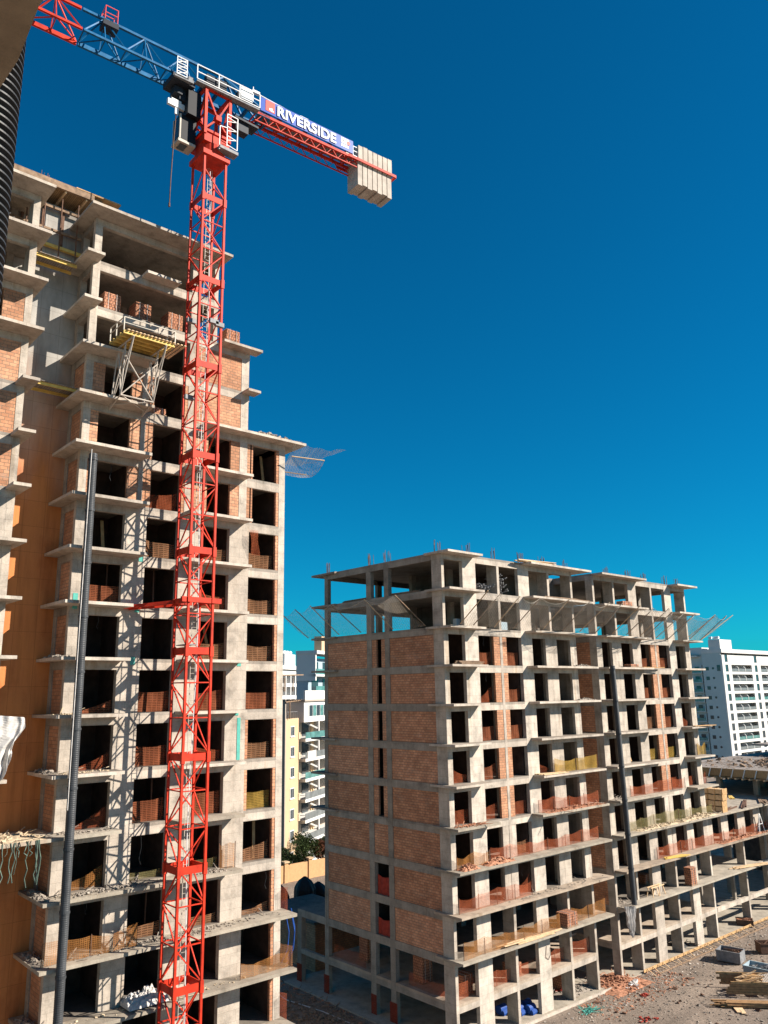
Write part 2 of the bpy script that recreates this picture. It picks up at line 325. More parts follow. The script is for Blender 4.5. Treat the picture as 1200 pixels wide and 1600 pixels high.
# continuous columns
P = .004
def col(x0, x1, y0, y1, z0, z1, mat='concrete_pale', name='column'): return boxo(name, mat, R, x0, x1, y0, y1, z0, z1)
for a, b in ((49.5, 51.15), (56.9, 58.45), (75.1, 76.65), (82.5, 83.9)): col(XR - .35, XR + P, a, b, 0, z(12) - .2)
for a in (46.94, 53.95, 61.2, 64.86, 68.59, 72.2, 79.5, 86.76): col(XR - (.8 if a == 68.59 else 1.15), XR + P * 2, a, a + .3, 0, z(12) - .2)
for a, b in ((-61.21, -60.7), (-54.95, -54.3), (-52.5, -51.9)): col(a, b, YR - P, YR + .4, 0, z(12) - .2, 'concrete')
col(-65.4, -64.8, YR, YR + .5, 0, z(2) - .2, 'concrete'); col(-65.4, -64.9, YR + 8, YR + 8.5, 0, z(2) - .2, 'concrete')
for y in (53.9, 61.3, 72.5, 79.5, 86.7):
    for x in (-61.1, -56, -51):
        col(x - .2, x + .2, y - .3, y + .3, 0, z(12) - .2, 'concrete')
for y in (94.6, 102.6): col(XR - .9, XR + P, y, y + .3, 0, z(3) - .2)
for y in (87.3, 94.6, 102.6): col(-51.2, -50.8, y, y + .4, 0, z(3) - .2, 'concrete')
for a, b in ((90.0, 91.6), (93.9, 95.7), (97.9, 99.7), (101.8, 103.5)): col(XR - .35, XR, a, b, z(3), z(4) - .2)
col(XR - .35, XR, 87.05, 88.0, z(3), z(4) - .2)
boxo('beam', 'concrete_pale', R, XR - .32, XR - .02, 87.06, 106, z(4) - .6, z(4) - .2)
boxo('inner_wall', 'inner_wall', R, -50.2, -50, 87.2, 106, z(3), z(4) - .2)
# solid piers of the closed floors
for a, b in ((47.24, 47.5), (60.4, 61.2), (61.5, 62.1), (64.2, 64.86), (68.89, 69.5), (71.3, 72.2), (72.5, 73.0), (86.0, 86.76)):
    boxo('pier', 'concrete_pale', R, XR - .28, XR + .001, a, b, z(3), z(10) - .21)
for a, b in ((53.15, 53.95), (54.25, 54.85), (78.65, 79.5), (79.8, 80.3)):
    boxo('pier', 'concrete_pale', R, XR - .25, XR - .02, a, b, z(3), z(5) - .2)
    boxo('brick_wall', 'brick', R, XR - .25, XR - .02, a, b, z(5), z(10) - .2)
# brick side face
for n in range(2, 10):
    t0, t1 = z(n), z(n + 1) - .62
    boxo('brick_wall', 'brick_red', R, -60.7, -54.95, YR + .06, YR + .26, t0, t1)
    boxo('brick_wall', 'brick_red' if n != 6 else 'brick_red', R, -51.9, -46.44, YR + .06, YR + .26, t0, t1)
    if n == 4: boxo('brick_wall', 'brick_red', R, -54.3, -52.5, YR + .06, YR + .26, t0, t1)
    if n >= 5:
        boxo('brick_wall', 'brick_red', R, -54.3, -53.72, YR + .06, YR + .26, t0, t1); boxo('brick_wall', 'brick_red', R, -53.05, -52.5, YR + .06, YR + .26, t0, t1)
    boxo('brick_wall', 'brick_red', R, -50.5, -46.12, YS2 + .05, YS2 + .25, t0, t1)
boxo('inner_wall', 'brick_red', R, -50.2, -50, YE1, YS2, z(2), z(10) - .2)
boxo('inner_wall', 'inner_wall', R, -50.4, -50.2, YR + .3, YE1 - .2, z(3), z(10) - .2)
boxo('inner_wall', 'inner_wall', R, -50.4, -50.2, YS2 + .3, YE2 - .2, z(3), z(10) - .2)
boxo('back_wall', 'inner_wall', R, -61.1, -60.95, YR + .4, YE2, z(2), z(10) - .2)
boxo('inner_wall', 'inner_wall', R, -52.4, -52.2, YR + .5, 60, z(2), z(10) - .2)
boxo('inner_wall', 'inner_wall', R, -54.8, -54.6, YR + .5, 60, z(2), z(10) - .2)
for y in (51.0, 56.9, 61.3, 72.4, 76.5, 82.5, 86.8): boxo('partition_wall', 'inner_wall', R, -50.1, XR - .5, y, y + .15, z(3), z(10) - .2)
boxo('side_wall', 'concrete', R, -50, XR - 1.15, YE1 - .2, YE1, z(2), z(10) - .2)
boxo('side_wall', 'concrete', R, -60.9, XR - 1.15, YE2 - .2, YE2 - .02, z(3), z(10) - .2)
for n in (10, 11):
    for b in ((-57, -53, 55, 55.2), (-53, -52.8, 55, 66), (-57, -56.8, 55, 66), (-50.2, -50, 60.5, 65.5), (-50.2, -50, 65.2, 71), (-57, -50, 71, 71.2), (-56, -55.8, 68, 75)): boxo('core_wall', 'concrete_dark', R, *b, z(n), z(n + 1) - .2)
boxo('core_wall', 'concrete', R, -48.6, -48.4, 62.4, 64.8, z(11), z(12) - .2)
boxo('core_wall', 'concrete_dark', R, -56, -55.8, 56, 68, 0, z(2) - .2)
# rebar starters on the roof
for x, y in ((-60.9, 47.2), (-54.6, 47.2), (-52.2, 47.2), (-46, 47.2), (XR - .2, 50.3), (XR - .6, 54.1), (XR - .2, 57.6), (XR - .6, 61.3), (XR - .6, 65), (XR - .6, 72.3), (XR - .2, 75.8), (XR - .6, 79.6), (XR - .2, 83.2), (XR - .6, 86.9), (-56, 61.3), (-51, 72.5)):
    m = MB()
    for k in range(7):
        a, b = x + random.uniform(-.2, .2), y + random.uniform(-.4, .4)
        m.bar((a, b, z(12)), (a + random.uniform(-.06, .06), b + random.uniform(-.06, .06), z(12) + random.uniform(.8, 1.15)), .03)
    m.build('starter_bars', 'rust_steel', R)

# ---------------------------------------------------------------- tall tower on the left
XT = -45.2; XREC = -47.7
T = thing('apartment_tower', 'tall unfinished concrete tower behind the red crane, brick infill and open upper frame', 'building', (-53, 22, 0))
def tb(name, mat, *b): return boxo(name, mat, T, *b)
def yend(n): return 31.1 if n <= 14 else 28.0 if n <= 16 else 25.35
for n in range(1, 19):
    t = z(n); tb('floor_slab', 'concrete', -62, XT, 16.4, yend(n), t - .2, t)
    tb('floor_slab', 'concrete', -62, XT, 3, 12.95, t - .2, t)
    tb('floor_slab', 'concrete', -62, XREC - .3, 12.95, 16.4, t - .2, t)
for n in range(2, 19):
    t = z(n); lf = -43.8; sp = []
    if n == 18: sp = [(15.6, 25.6, lf)]
    elif n == 17: sp = [(19.6, 22.0, -44.3)]
    elif n == 16: sp = [(25.4, 28.5, -44.3)]
    elif n == 15: sp = [(15.6, 20.3, lf), (27.4, 28.4, -44.3)]
    elif n == 14: sp = [(15.6, 20.3, lf), (24.3, 32.3, -44.25)]
    elif n >= 11: sp = [(15.6, 20.3, lf), (23.2, 27.8, -44.1)]
    elif n >= 6: sp = [(15.6, 19.6, lf), (23.2, 27.6, -44.0)]
    elif n == 5: sp = [(15.6, 27.4, lf)]
    else: sp = [(15.6, 31.3, -43.65)]
    for i, (a, b, fx) in enumerate(sp):
        m = MB().box(XT, fx, a, b, t - .18, t)
        if a < 16: m.box(XREC, XT, a, 16.4, t - .18, t)
        if b > 31.2: m.box(-50, XT, 31.1, b, t - .18, t)
        m.build('balcony_slab', 'slab_dusty' if n <= 6 else 'concrete_pale', T)
    if n in (16, 17): MB().box(XREC, XT, 15.6, 16.4, t - .18, t).box(XT, -44.1, 15.6, 16.7, t - .18, t).build('balcony_slab', 'concrete_pale', T)
    if n == 18: MB().box(-50, XT, 25.35, 25.6, t - .18, t).build('balcony_slab', 'concrete_pale', T)
    # left wing decks
    m = MB()
    if n in (12, 13, 14): m.box(XT, -43.8, 12.4, 13.35, t - .18, t).box(XREC, XT, 12.95, 13.35, t - .18, t)
    else: m.box(XT, -43.8, 4, 13.35, t - .18, t).box(XREC, XT, 12.95, 13.35, t - .18, t)
    m.build('balcony_slab', 'concrete_pale' if n > 6 else 'slab_dusty', T)
boxo('bridge_slab', 'slab_reddust', T, XREC, -43.8, 13.35, 15.6, z(6) - .18, z(6))
for n in range(1, 19):
    t = z(n) - .2; d = .45
    tb('beam', 'concrete_pale', XT - .3, XT, 16.4, yend(n), t - d, t)
    tb('beam', 'concrete', XREC + .51, XT - .36, 16.41, 16.7, t - d, t)
    tb('beam', 'concrete_pale', XT - .3, XT, 3, 12.95, t - d, t)
    if n >= 14: tb('beam', 'concrete', -56, XT - .31, yend(n) - .3, yend(n), t - d, t)
def tc(a, b, z0, z1, x0=.35, mat='concrete_pale', name='column', p=P): return tb(name, mat, XT - x0, XT + p, a, b, z0, z1)
tc(16.39, 17.2, 0, z(12) - .2); tc(16.39, 16.85, z(12) - .2, z(18) - .2)
tc(19.4, 20.8, 0, z(12) - .2); tc(22.95, 24.6, 0, z(12) - .2); tc(26.7, 28.2, 0, z(12) - .2); tc(30.6, 31.1, 0, z(14) - .2, p=.006)
tc(27.35, 27.95, z(12) - .2, z(16) - .2); tc(23.3, 23.7, z(12) - .2, z(18) - .2, 1.0); tc(20.1, 20.4, z(12) - .2, z(15) - .2, 1.0); tc(25.0, 25.3, z(16), z(18) - .2, 1.0)
for n in range(12, 15):
    t0, t1 = z(n), z(n + 1) - .65
    def bw(a, b, m='brick'): tb('brick_wall', m, XT - .25, XT - .02, a, b, t0, t1)
    bw(16.85, 17.35 if n < 14 else 17.6); bw(19.4, 20.1); bw(20.4, 20.95)
    if n < 14: bw(23.0, 23.3); bw(23.7, 24.9); bw(26.65, 27.35); bw(27.95, 28.3)
for n in (14, 15): tb('brick_wall', 'brick', XT - .25, XT - .02, 23.7, 27.35, z(n), z(n + 1) - .65)
tb('brick_wall', 'brick', XT - .25, XT - .02, 23.0, 23.3, z(14), z(15) - .65)
for n in range(2, 14):
    tb('brick_wall', 'brick_red', XT - .25, XT - .02, 30.38, 30.6, z(n), z(n + 1) - .65)
    if n in (6, 7, 12, 13): tb('brick_wall', 'brick_red', XT - .25, XT - .02, 28.2, 28.42, z(n), z(n + 1) - .65)
for n in range(2, 15):
    tb('brick_wall', 'brick', XREC + .5, XT - .36, 16.46, 16.66, z(n), z(n + 1) - .65)
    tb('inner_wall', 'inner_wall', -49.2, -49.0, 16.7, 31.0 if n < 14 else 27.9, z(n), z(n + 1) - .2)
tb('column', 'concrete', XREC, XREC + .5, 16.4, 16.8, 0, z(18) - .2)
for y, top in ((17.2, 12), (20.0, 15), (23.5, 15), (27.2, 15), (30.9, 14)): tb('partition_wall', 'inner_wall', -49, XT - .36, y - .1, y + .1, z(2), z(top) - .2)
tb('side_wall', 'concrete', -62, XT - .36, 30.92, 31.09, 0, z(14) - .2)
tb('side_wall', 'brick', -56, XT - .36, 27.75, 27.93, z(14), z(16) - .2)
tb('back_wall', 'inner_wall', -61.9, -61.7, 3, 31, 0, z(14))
for n in (15, 16, 17): tb('core_wall', 'concrete_dark', -51.2, -51, 16.7, 28 if n == 15 else 25, z(n), z(n + 1) - .2)
for x, y in ((-50, 16.5), (-50, 20.2), (-50, 25.1)): tb('column', 'concrete', x - .3, x + .3, y, y + .4, z(15), z(18) - .2)
tb('core_wall', 'concrete_dark', XREC, XREC - .25, 16.4, 16.7, 0, 1)
# recess wall and shaft above the roof
tb('recess_wall', 'recess_bounce', XREC - .3, XREC, 12.0, 16.4, 0, 57.0)
tb('shaft_wall', 'concrete', XREC - 3, XREC - .3, 16.0, 16.3, z(17), 57.0)
tb('shaft_wall', 'concrete_pale', XREC - .3, XREC + .02, 9.5, 12.0, z(18), 57.0)
# left wing
tb('column', 'concrete_pale', XT - .9, XT + P, 12.55, 12.95, 0, z(18) - .2)
tb('pier', 'concrete_pale', XT - .3, XT - .005, 11.2, 12.55, z(6), z(12) - .2)
for n in range(12, 16):
    tb('brick_wall', 'brick', XT - .25, XT - .02, 11.35 if n > 12 else 10.2, 12.55, z(n), z(n + 1) - .65)
tb('inner_wall', 'inner_wall', -48.6, -48.4, 3, 12.6, z(6), z(16))
tb('core_wall', 'concrete', -49.2, -49, 3, 12.6, z(16), z(18) - .2)
tb('side_wall', 'concrete', XREC, XT - .9, 12.75, 12.94, 0, z(16))
tb('column', 'concrete', -47.9, -47.5, 11.9, 12.3, z(16), z(18) - .2)
for x, y in ((-47.4, 12.4), (-47.2, 10), (-47.0, 13.4), (-47.5, 14.9), (-47.6, 11.2), (-46, 20), (-46, 25)):
    m = MB(); zz = 57.9 if y < 16 else z(18)
    for k in range(6):
        a, b = x + random.uniform(-.2, .2), y + random.uniform(-.4, .4); m.bar((a, b, zz), (a, b, zz + random.uniform(.4, .8)), .03)
    if y < 16: m.build('starter_bars', 'rust_steel', T)

# ---------------------------------------------------------------- tower crane
CX, CY = -42.5, 22.8
K = thing('tower_crane', 'red lattice tower crane with blue jib, white railings and a lettered blue banner', 'crane', (CX, CY, 0))
H = 0.8
cor = [(CX + H, CY - H), (CX + H, CY + H), (CX - H, CY + H), (CX - H, CY - H)]
SEC = [-1.37 + 5.92 * k for k in range(12)]      # section joints; the last one is the slewing ring level
for k in range(11):
    za, zb = max(0, SEC[k]), min(SEC[k + 1], 61.2)
    if zb <= za: continue
    m = MB()
    for x, y in cor: m.bar((x, y, za), (x, y, zb), .135)
    for i in range(4):
        (x0, y0), (x1, y1) = cor[i], cor[(i + 1) % 4]
        for j in range(3):
            a, b = SEC[k] + 5.92 * j / 3 + .25, SEC[k] + 5.92 * (j + 1) / 3 + .1
            if b > 61.3: continue
            p, q = ((x0, y0, a), (x1, y1, b)) if (j + k + i) % 2 else ((x1, y1, a), (x0, y0, b))
            m.bar(p, q, .065); m.bar((x0, y0, a - .05), (x1, y1, a - .05), .06)
    s = m.build('mast_section', 'crane_red', K)
    if SEC[k + 1] < 61:
        m = MB()
        for i in range(4):
            (x0, y0), (x1, y1) = cor[i], cor[(i + 1) % 4]; zc = SEC[k + 1]
            m.bar((x0, y0, zc), (x1, y1, zc), .06, .34)
        for x, y in cor: m.box(x - .105, x + .105, y - .105, y + .105, SEC[k + 1] - .3, SEC[k + 1] + .3)
        m.build('collar', 'crane_red', K)
m = MB()
for a in (-.16, .16): m.bar((CX - .35, CY + a + .25, 1), (CX - .35, CY + a + .25, 62), .03)
for i in range(200): m.bar((CX - .35, CY + .09, 1.2 + i * .3), (CX - .35, CY + .41, 1.2 + i * .3), .018)
m.build('ladder', 'cab_beige', K)
MB().path([(CX + .55, CY - .1 + .12 * math.sin(i * .9), 3 + i * 3) for i in range(20)], .025).build('power_cable', 'white_steel', K)
for zc in (16.9, 28.6, 40.5, 52.2):
    MB().box(CX - .7, CX + .5, CY - .7, CY - .05, zc, zc + .05).build('rest_platform', 'grey_steel', K)
# anchor frame tied back to the tower
m = MB(); zc = 31.2
for i in range(4):
    (x0, y0), (x1, y1) = cor[i], cor[(i + 1) % 4]; e = .35
    d = Vector((x1 - x0, y1 - y0, 0)).normalized() * (.9 if i in (0,) else .3); m.bar(Vector((x0, y0, zc)) - d * .5, Vector((x1, y1, zc)) + d * .6, .22, .3)
m.build('anchor_frame', 'crane_red', K)
for p, q in (((CX - .8, CY - .8, zc), (XT + .05, 19.6, zc - .3)), ((CX - .8, CY + .6, zc), (XT + .05, 19.9, zc - .35)), ((CX - .8, CY + .8, zc), (XT + .05, 24.0, zc - .3))):
    MB().bar(p, q, .2, .2).build('anchor_tie', 'crane_red', K)
# slewing part and head tower
MB().box(CX - 1.0, CX + 1.0, CY - 1.0, CY + 1.0, 60.9, 61.25).tube((CX, CY, 61.25), (CX, CY, 61.9), 1.02, 24).box(CX - .95, CX + .95, CY - .95, CY + .95, 61.9, 62.5).build('slewing_ring', 'crane_red', K)
m = MB(); hb = .92
hc = [(CX + hb, CY - hb), (CX + hb, CY + hb), (CX - hb, CY + hb), (CX - hb, CY - hb)]
for i in range(4):
    (x0, y0), (x1, y1) = hc[i], hc[(i + 1) % 4]
    m.bar((x0, y0, 62.4), (x0, y0, 66.1), .2); m.bar((x0, y0, 66), (x1, y1, 66), .2, .22); m.bar((x0, y0, 62.7), (x1, y1, 62.7), .18)
    mx, my = (x0 + x1) / 2, (y0 + y1) / 2
    m.bar((x0, y0, 65.8), (mx, my, 63.9), .11); m.bar((x1, y1, 65.8), (mx, my, 63.9), .11); m.bar((x0, y0, 62.8), (mx, my, 63.9), .11); m.bar((x1, y1, 62.8), (mx, my, 63.9), .11)
    m.box(mx - .2, mx + .2, my - .2, my + .2, 63.7, 64.1)
    if i != 0: m.bar((x0, y0, 64.0), (x1, y1, 64.0), .1)
m.build('head_tower', 'crane_red', K)
# jib frame: rotate about the mast axis
th = math.radians(86.0 - 90.0)
JX = Matrix.Translation((CX + .08, CY, 0)) @ Matrix.Rotation(th, 4, 'Z')     # local y runs along the jib towards the counterweight
def J(): m = MB(); m.x = JX; return m
def truss(y0, y1, step, mat, name, zb=66.2, zt=68.25, hw=.62):
    m = J()
    for x in (-hw, hw): m.bar((x, y0, zb), (x, y1, zb), .15)
    m.bar((0, y0, zt), (0, y1, zt), .17)
    n = max(1, round((y1 - y0) / step)); st = (y1 - y0) / n
    for i in range(n):
        a, b, c = y0 + i * st, y0 + (i + .5) * st, y0 + (i + 1) * st
        for x in (-hw, hw):
            m.bar((x, a, zb), (0, b, zt), .075); m.bar((x, c, zb), (0, b, zt), .075)
            m.bar((x * 1, b, zb), (0, b + .0, zt), .06)
        m.bar((-hw, a, zb), (hw, a, zb), .07); m.bar((-hw, a, zb), (hw, b, zb), .06); m.bar((hw, b, zb), (-hw, c, zb), .06); m.bar((-hw, b, zb), (hw, b, zb), .06)
    m.box(-hw - .08, -hw + .08, y0, y1, zb - .22, zb - .02)
    return m.build(name, mat, K)
truss(-34, -9.1, 3.1, 'crane_red', 'jib_red_section'); truss(-9.0, -.9, 2.7, 'crane_blue', 'jib_blue_section')
m = J().box(-.7, -.55, -1.2, 4.2, 66.0, 66.35).box(.55, .7, -1.2, 4.2, 66.0, 66.35)
for y in (-1.1, 0, 1.2, 2.4, 3.6, 4.1): m.box(-.6, .6, y, y + .15, 66.02, 66.3)
for x in (-.6, .6):
    m.bar((x, -1, 66.3), (0, .8, 68.3), .12); m.bar((x, 2.6, 66.3), (0, .8, 68.3), .12); m.bar((x, 4.1, 66.3), (0, .8, 68.3), .1)
m.bar((0, -1, 68.25), (0, .8, 68.3), .14); m.bar((0, .8, 68.3), (0, 3.6, 67.3), .1)
m.build('turntable_frame', 'crane_blue', K)
m = J()
for x in (-.62, .62): m.bar((x, 3.0, 66.12), (x, 14.6, 66.12), .16, .2)
for i in range(9):
    a = 3.1 + i * 1.0
    m.bar((-.62, a, 66.1), (.62, a, 66.1), .08); m.bar((-.62, a, 66.1), (.62, a + 1.0, 66.1), .07)
    m.bar((-.62, a, 65.45), (-.62, a + .5, 66.1), .045); m.bar((-.62, a + .5, 66.1), (-.62, a + 1.0, 65.45), .045); m.bar((.62, a, 65.45), (.62, a + .5, 66.1), .045); m.bar((.62, a + .5, 66.1), (.62, a + 1.0, 65.45), .045)
for x in (-.62, .62): m.bar((x, 3.0, 65.45), (x, 12.1, 65.45), .08)
m.build('counter_jib', 'crane_red', K)
J().box(-.5, .5, 3.4, 11.8, 66.26, 66.3).build('walkway', 'grey_steel', K)
m = J()
for y in (5.2, 7.4, 9.6, 11.2): m.tube((-.3, y, 66.6), (.3, y, 66.6), .22, 10)
m.build('winch', 'cab_beige', K)
# banner with lettering, facing the camera side
bn = J().box(.74, .80, 3.35, 11.45, 66.32, 67.42).build('banner', 'sign_blue', K)
J().box(.80, .82, 3.75, 4.5, 66.5, 67.36).build('logo_square', 'sign_red', bn)
J().box(.82, .83, 4.05, 4.15, 66.62, 66.8).box(.82, .83, 4.15, 4.4, 66.56, 66.68).box(.82, .83, 4.2, 4.32, 66.68, 66.84).build('logo_mark', 'sign_white', bn)
J().box(.80, .82, 10.3, 11.05, 66.85, 67.32).box(.80, .82, 10.3, 11.0, 66.55, 66.76).build('logo_panel', 'sign_white', bn)
m = J(); m.tube((.81, 10.98, 67.02), (.83, 10.98, 67.02), .17, 14); m.build('logo_disc', 'sign_red', bn)
J().box(.82, .83, 10.42, 10.62, 67.0, 67.15).box(.82, .83, 10.48, 10.55, 67.15, 67.24).build('logo_arrow', 'grey_steel', bn)
tx = bpy.data.curves.new('lettering', 'FONT'); tx.body = 'RIVERSIDE'; tx.size = 1.12; tx.extrude = .03; tx.offset = .028; tx.space_character = 1.03
to = bpy.data.objects.new('t', tx); C.objects.link(to); bpy.context.view_layer.update()
me = bpy.data.meshes.new_from_object(to.evaluated_get(bpy.context.evaluated_depsgraph_get())); bpy.data.objects.remove(to)
xs = [v.co.x for v in me.vertices]; ws = 5.12 / (max(xs) - min(xs)); x0 = min(xs)
for v in me.vertices: v.co = JX @ Vector((.84 + v.co.z, 4.7 + (v.co.x - x0) * ws, 66.47 + v.co.y)) - OFF[bn]
me.name = 'lettering'; me.materials.clear(); me.materials.append(MATS['sign_white']); lo = bpy.data.objects.new('lettering', me); put(lo, bn)
# railings
def rail(y0, y1, x, z0, z1, n, name='railing'):
    m = J()
    for i in range(n + 1): y = y0 + (y1 - y0) * i / n; m.bar((x, y, z0), (x, y, z1), .06)
    for zz in (z0, (z0 + z1) / 2, z1): m.bar((x, y0, zz), (x, y1, zz), .055)
    return m.build(name, 'white_steel', K)
rail(-1.65, 3.1, 1.15, 66.1, 67.2, 3); rail(11.5, 12.6, .7, 66.3, 67.1, 1); rail(11.5, 12.6, -.7, 66.3, 67.1, 1)
J().box(.72, 1.15, -1.65, 3.1, 65.92, 66.02).build('walkway', 'grey_steel', K)
J().box(.55, 1.0, -.9, .6, 66.35, 67.0).build('hoist_motor', 'dark_machine', K); J().box(.5, .9, 1.5, 2.2, 66.35, 66.9).build('gear_box', 'dark_machine', K)
J().box(.8, 1.0, 1.7, 2.6, 66.4, 67.35).build('control_cabinet', 'white_steel', K)
m = J()
for y in (-3.0, -2.3): m.bar((.95, y, 65.9), (.95, y, 67.3), .05)
for i in range(7): m.bar((.95, -3.0, 65.95 + i * .22), (.95, -2.3, 65.95 + i * .22), .05)
for i in range(3): m.bar((.95, -3.0, 65.95 + i * .44), (.95, -2.3, 66.35 + i * .44), .04)
m.build('access_gate', 'white_steel', K)
J().box(.62, 1.1, -3.2, -2.0, 65.6, 65.7).box(.62, 1.0, -2.2, -1.8, 65.7, 66.1).build('gate_platform', 'grey_steel', K)
m = J()
for y in (-7.7, -6.9):
    for x in (-.4, .4): m.bar((x, y, 68.0), (x, y, 69.0), .04)
for zz in (68.5, 69.0):
    for x in (-.4, .4): m.bar((x, -7.7, zz), (x, -6.9, zz), .04)
    for y in (-7.7, -6.9): m.bar((-.4, y, zz), (.4, y, zz), .04)
m.build('service_basket', 'sign_red', K); J().box(-.4, .4, -7.8, -6.8, 67.6, 67.98).build('service_platform', 'dark_machine', K)
# trolley, hook block, tag rope
MB().box(-43.2, -41.7, 19.5, 21.1, 65.55, 65.95).box(-42.9, -42.2, 19.9, 20.5, 65.0, 65.5).box(-42.6, -42.3, 20.3, 20.9, 64.7, 65.6).build('trolley', 'dark_machine', K)
MB().box(-42.6, -42.4, 19.55, 20.75, 64.05, 64.45).box(-42.6, -42.4, 19.8, 20.5, 64.45, 64.6).box(-42.55, -42.45, 20.1, 20.35, 63.55, 64.1).build('hook_block', 'white_steel', K)
for y in (19.8, 20.5): MB().bar((-42.5, y, 64.5), (-42.5, y, 65.7), .03).build('hoist_rope', 'dark_machine', K)
MB().path([(-42.5, 20.2, 63.6), (-42.5, 20.1, 61), (-42.46, 20.02, 58.5), (-42.45, 20.0, 56.7)], .035).tube((-42.45, 20, 56.5), (-42.45, 20, 56.75), .07, 6).build('tag_rope', 'rust_steel', K)
# operator cab hung under the jib root
cab = MB().box(-43.3, -42.3, 20.45, 21.6, 61.75, 63.6).box(-43.3, -41.9, 20.75, 21.7, 63.6, 65.5).build('cab', 'cab_black', K)
MB().box(-43.3, -42.3, 20.35, 21.6, 61.55, 61.75).box(-43.3, -43.2, 20.4, 20.5, 61.75, 63.6).box(-42.4, -42.28, 20.4, 20.5, 61.75, 63.6).build('cab_frame', 'cab_beige', cab)
MB().box(-43.1, -42.5, 20.6, 21.1, 61.5, 61.56).build('floor_window', 'glass_dark', cab); MB().box(-43.15, -42.45, 20.4, 20.45, 61.9, 63.4).build('windscreen', 'glass_dark', cab)
# lower side platforms and the white ladder cage on the head
MB().box(-42.2, -41.3, 24.0, 25.9, 64.6, 64.75).box(-42.1, -41.5, 24.2, 25.2, 63.9, 64.6).build('equipment_box', 'dark_machine', K)
m = MB()
for y in (23.35, 24.15): m.bar((-41.2, y, 61.9), (-41.2, y, 64.4), .055)
for i in range(7): m.bar((-41.2, 23.35, 62 + i * .36), (-41.2, 24.15, 62.0 + i * .36 + (.3 if i % 2 else -.1)), .04)
m.bar((-41.2, 23.35, 64.4), (-41.2, 24.15, 64.4), .05); m.bar((-41.2, 22.8, 61.4), (-41.2, 22.8, 63.2), .05); m.bar((-41.2, 22.8, 63.2), (-41.2, 23.35, 63.3), .05)
m.build('ladder_cage', 'white_steel', K); MB().box(-41.7, -41.1, 22.8, 24.2, 61.5, 61.72).build('ring_platform', 'grey_steel', K)
# light mast bar above the banner
J().bar((.3, 3.0, 68.0), (.3, 7.6, 67.75), .05).box(.2, .4, 2.9, 3.5, 67.9, 68.12).box(.2, .4, 6.9, 7.6, 67.66, 67.84).bar((.3, 3.0, 66.9), (.3, 3.0, 68.4), .05).build('anemometer_bar', 'white_steel', K)
for i, dx in enumerate(range(7)):
    y = 11.95 + dx * .48
    m = J(); m.box(-.7, .7, y, y + .41, 63.95 + (.1 if i % 2 else 0), 65.9); m.box(-.8, .8, y, y + .41, 65.9, 67.35 + random.uniform(-.03, .03)); m.box(-.45, .45, y + .05, y + .36, 67.3, 67.45)
    m.build('counterweight_block', 'block_pale', K)
m = J(); m.bar((.86, 11.0, 66.0), (.86, 15.6, 66.0), .08, .22); m.bar((-.86, 11.0, 66.0), (-.86, 15.6, 66.0), .08, .22); m.bar((-.86, 15.6, 66.0), (.86, 15.6, 66.0), .1, .22); m.build('counterweight_frame', 'crane_red', K)
for (x, y, zz) in ((-41.4, 22.9, 48.8), (-41.4, 23.3, 48.7), (-42.2, 21.75, 48.8), (-42.1, 21.75, 43.6)):
    MB().box(x - .12, x + .12, y - .3, y + .3, zz, zz + .28).build('floodlight', 'grey_steel', K)

# ---------------------------------------------------------------- debris chutes
def chute(label, x, y, z0, z1, r, pitch, mat, lean=(0, 0), seg=20, grp='corrugated debris chutes'):
    t = thing('debris_chute', label, 'chute', (x, y, z0), grp)
    L = 3.0 if pitch > .08 else 99; k = 0; a = z0
    while a < z1 - .01:
        b = min(z1, a + L); n = max(2, int((b - a) / pitch)); m = MB(); vs = []; fs = []
        def ctr(zz): f = (zz - z0) / (z1 - z0); return x + lean[0] * f, y + lean[1] * f
        rings = []
        for i in range(n):
            for q, rr in (((0, r * .86), (.4, r * .86), (.58, r), (.8, r)) if pitch < .08 else ((0, r * .97), (.2, r), (.62, r), (.82, r * .97))): rings.append((a + (b - a) * (i + q) / n, rr))
        rings.append((b, r * .93))
        if k: rings[0] = (a, r * 1.12); rings[1] = (a + .12, r * 1.12)
        for zz, rr in rings:
            c = ctr(zz)
            for j in range(seg): an = 2 * math.pi * j / seg; vs.append((c[0] + rr * math.cos(an), c[1] + rr * math.sin(an), zz))
        for i in range(len(rings) - 1):
            for j in range(seg): fs.append((i * seg + j, i * seg + (j + 1) % seg, (i + 1) * seg + (j + 1) % seg, (i + 1) * seg + j))
        m.add(vs, fs).build('chute_section', mat, t); a = b; k += 1
    return t
chute('long corrugated dark chute hanging down the left tower beside the crane', -43.35, 16.6, 6.0, 39.4, .24, .1, 'grey_plastic', (0, -.12))
chute('long dark chute hanging down the front of the right block', -43.7, 69.0, 6.6, 28.0, .25, .1, 'grey_plastic', (0, -.45))
chute('close ribbed black chute at the left edge beside the camera building', -6.55, 1.36, 24.0, 36.5, .26, .072, 'black_plastic', seg=64)
MB().path([(-43.15, 16.3, 39.6), (-43.1, 16.25, 30), (-43.2, 16.3, 20)], .03).build('rope', 'white_sheet', None, 'thin white rope running down beside the left tower chute', 'rope')

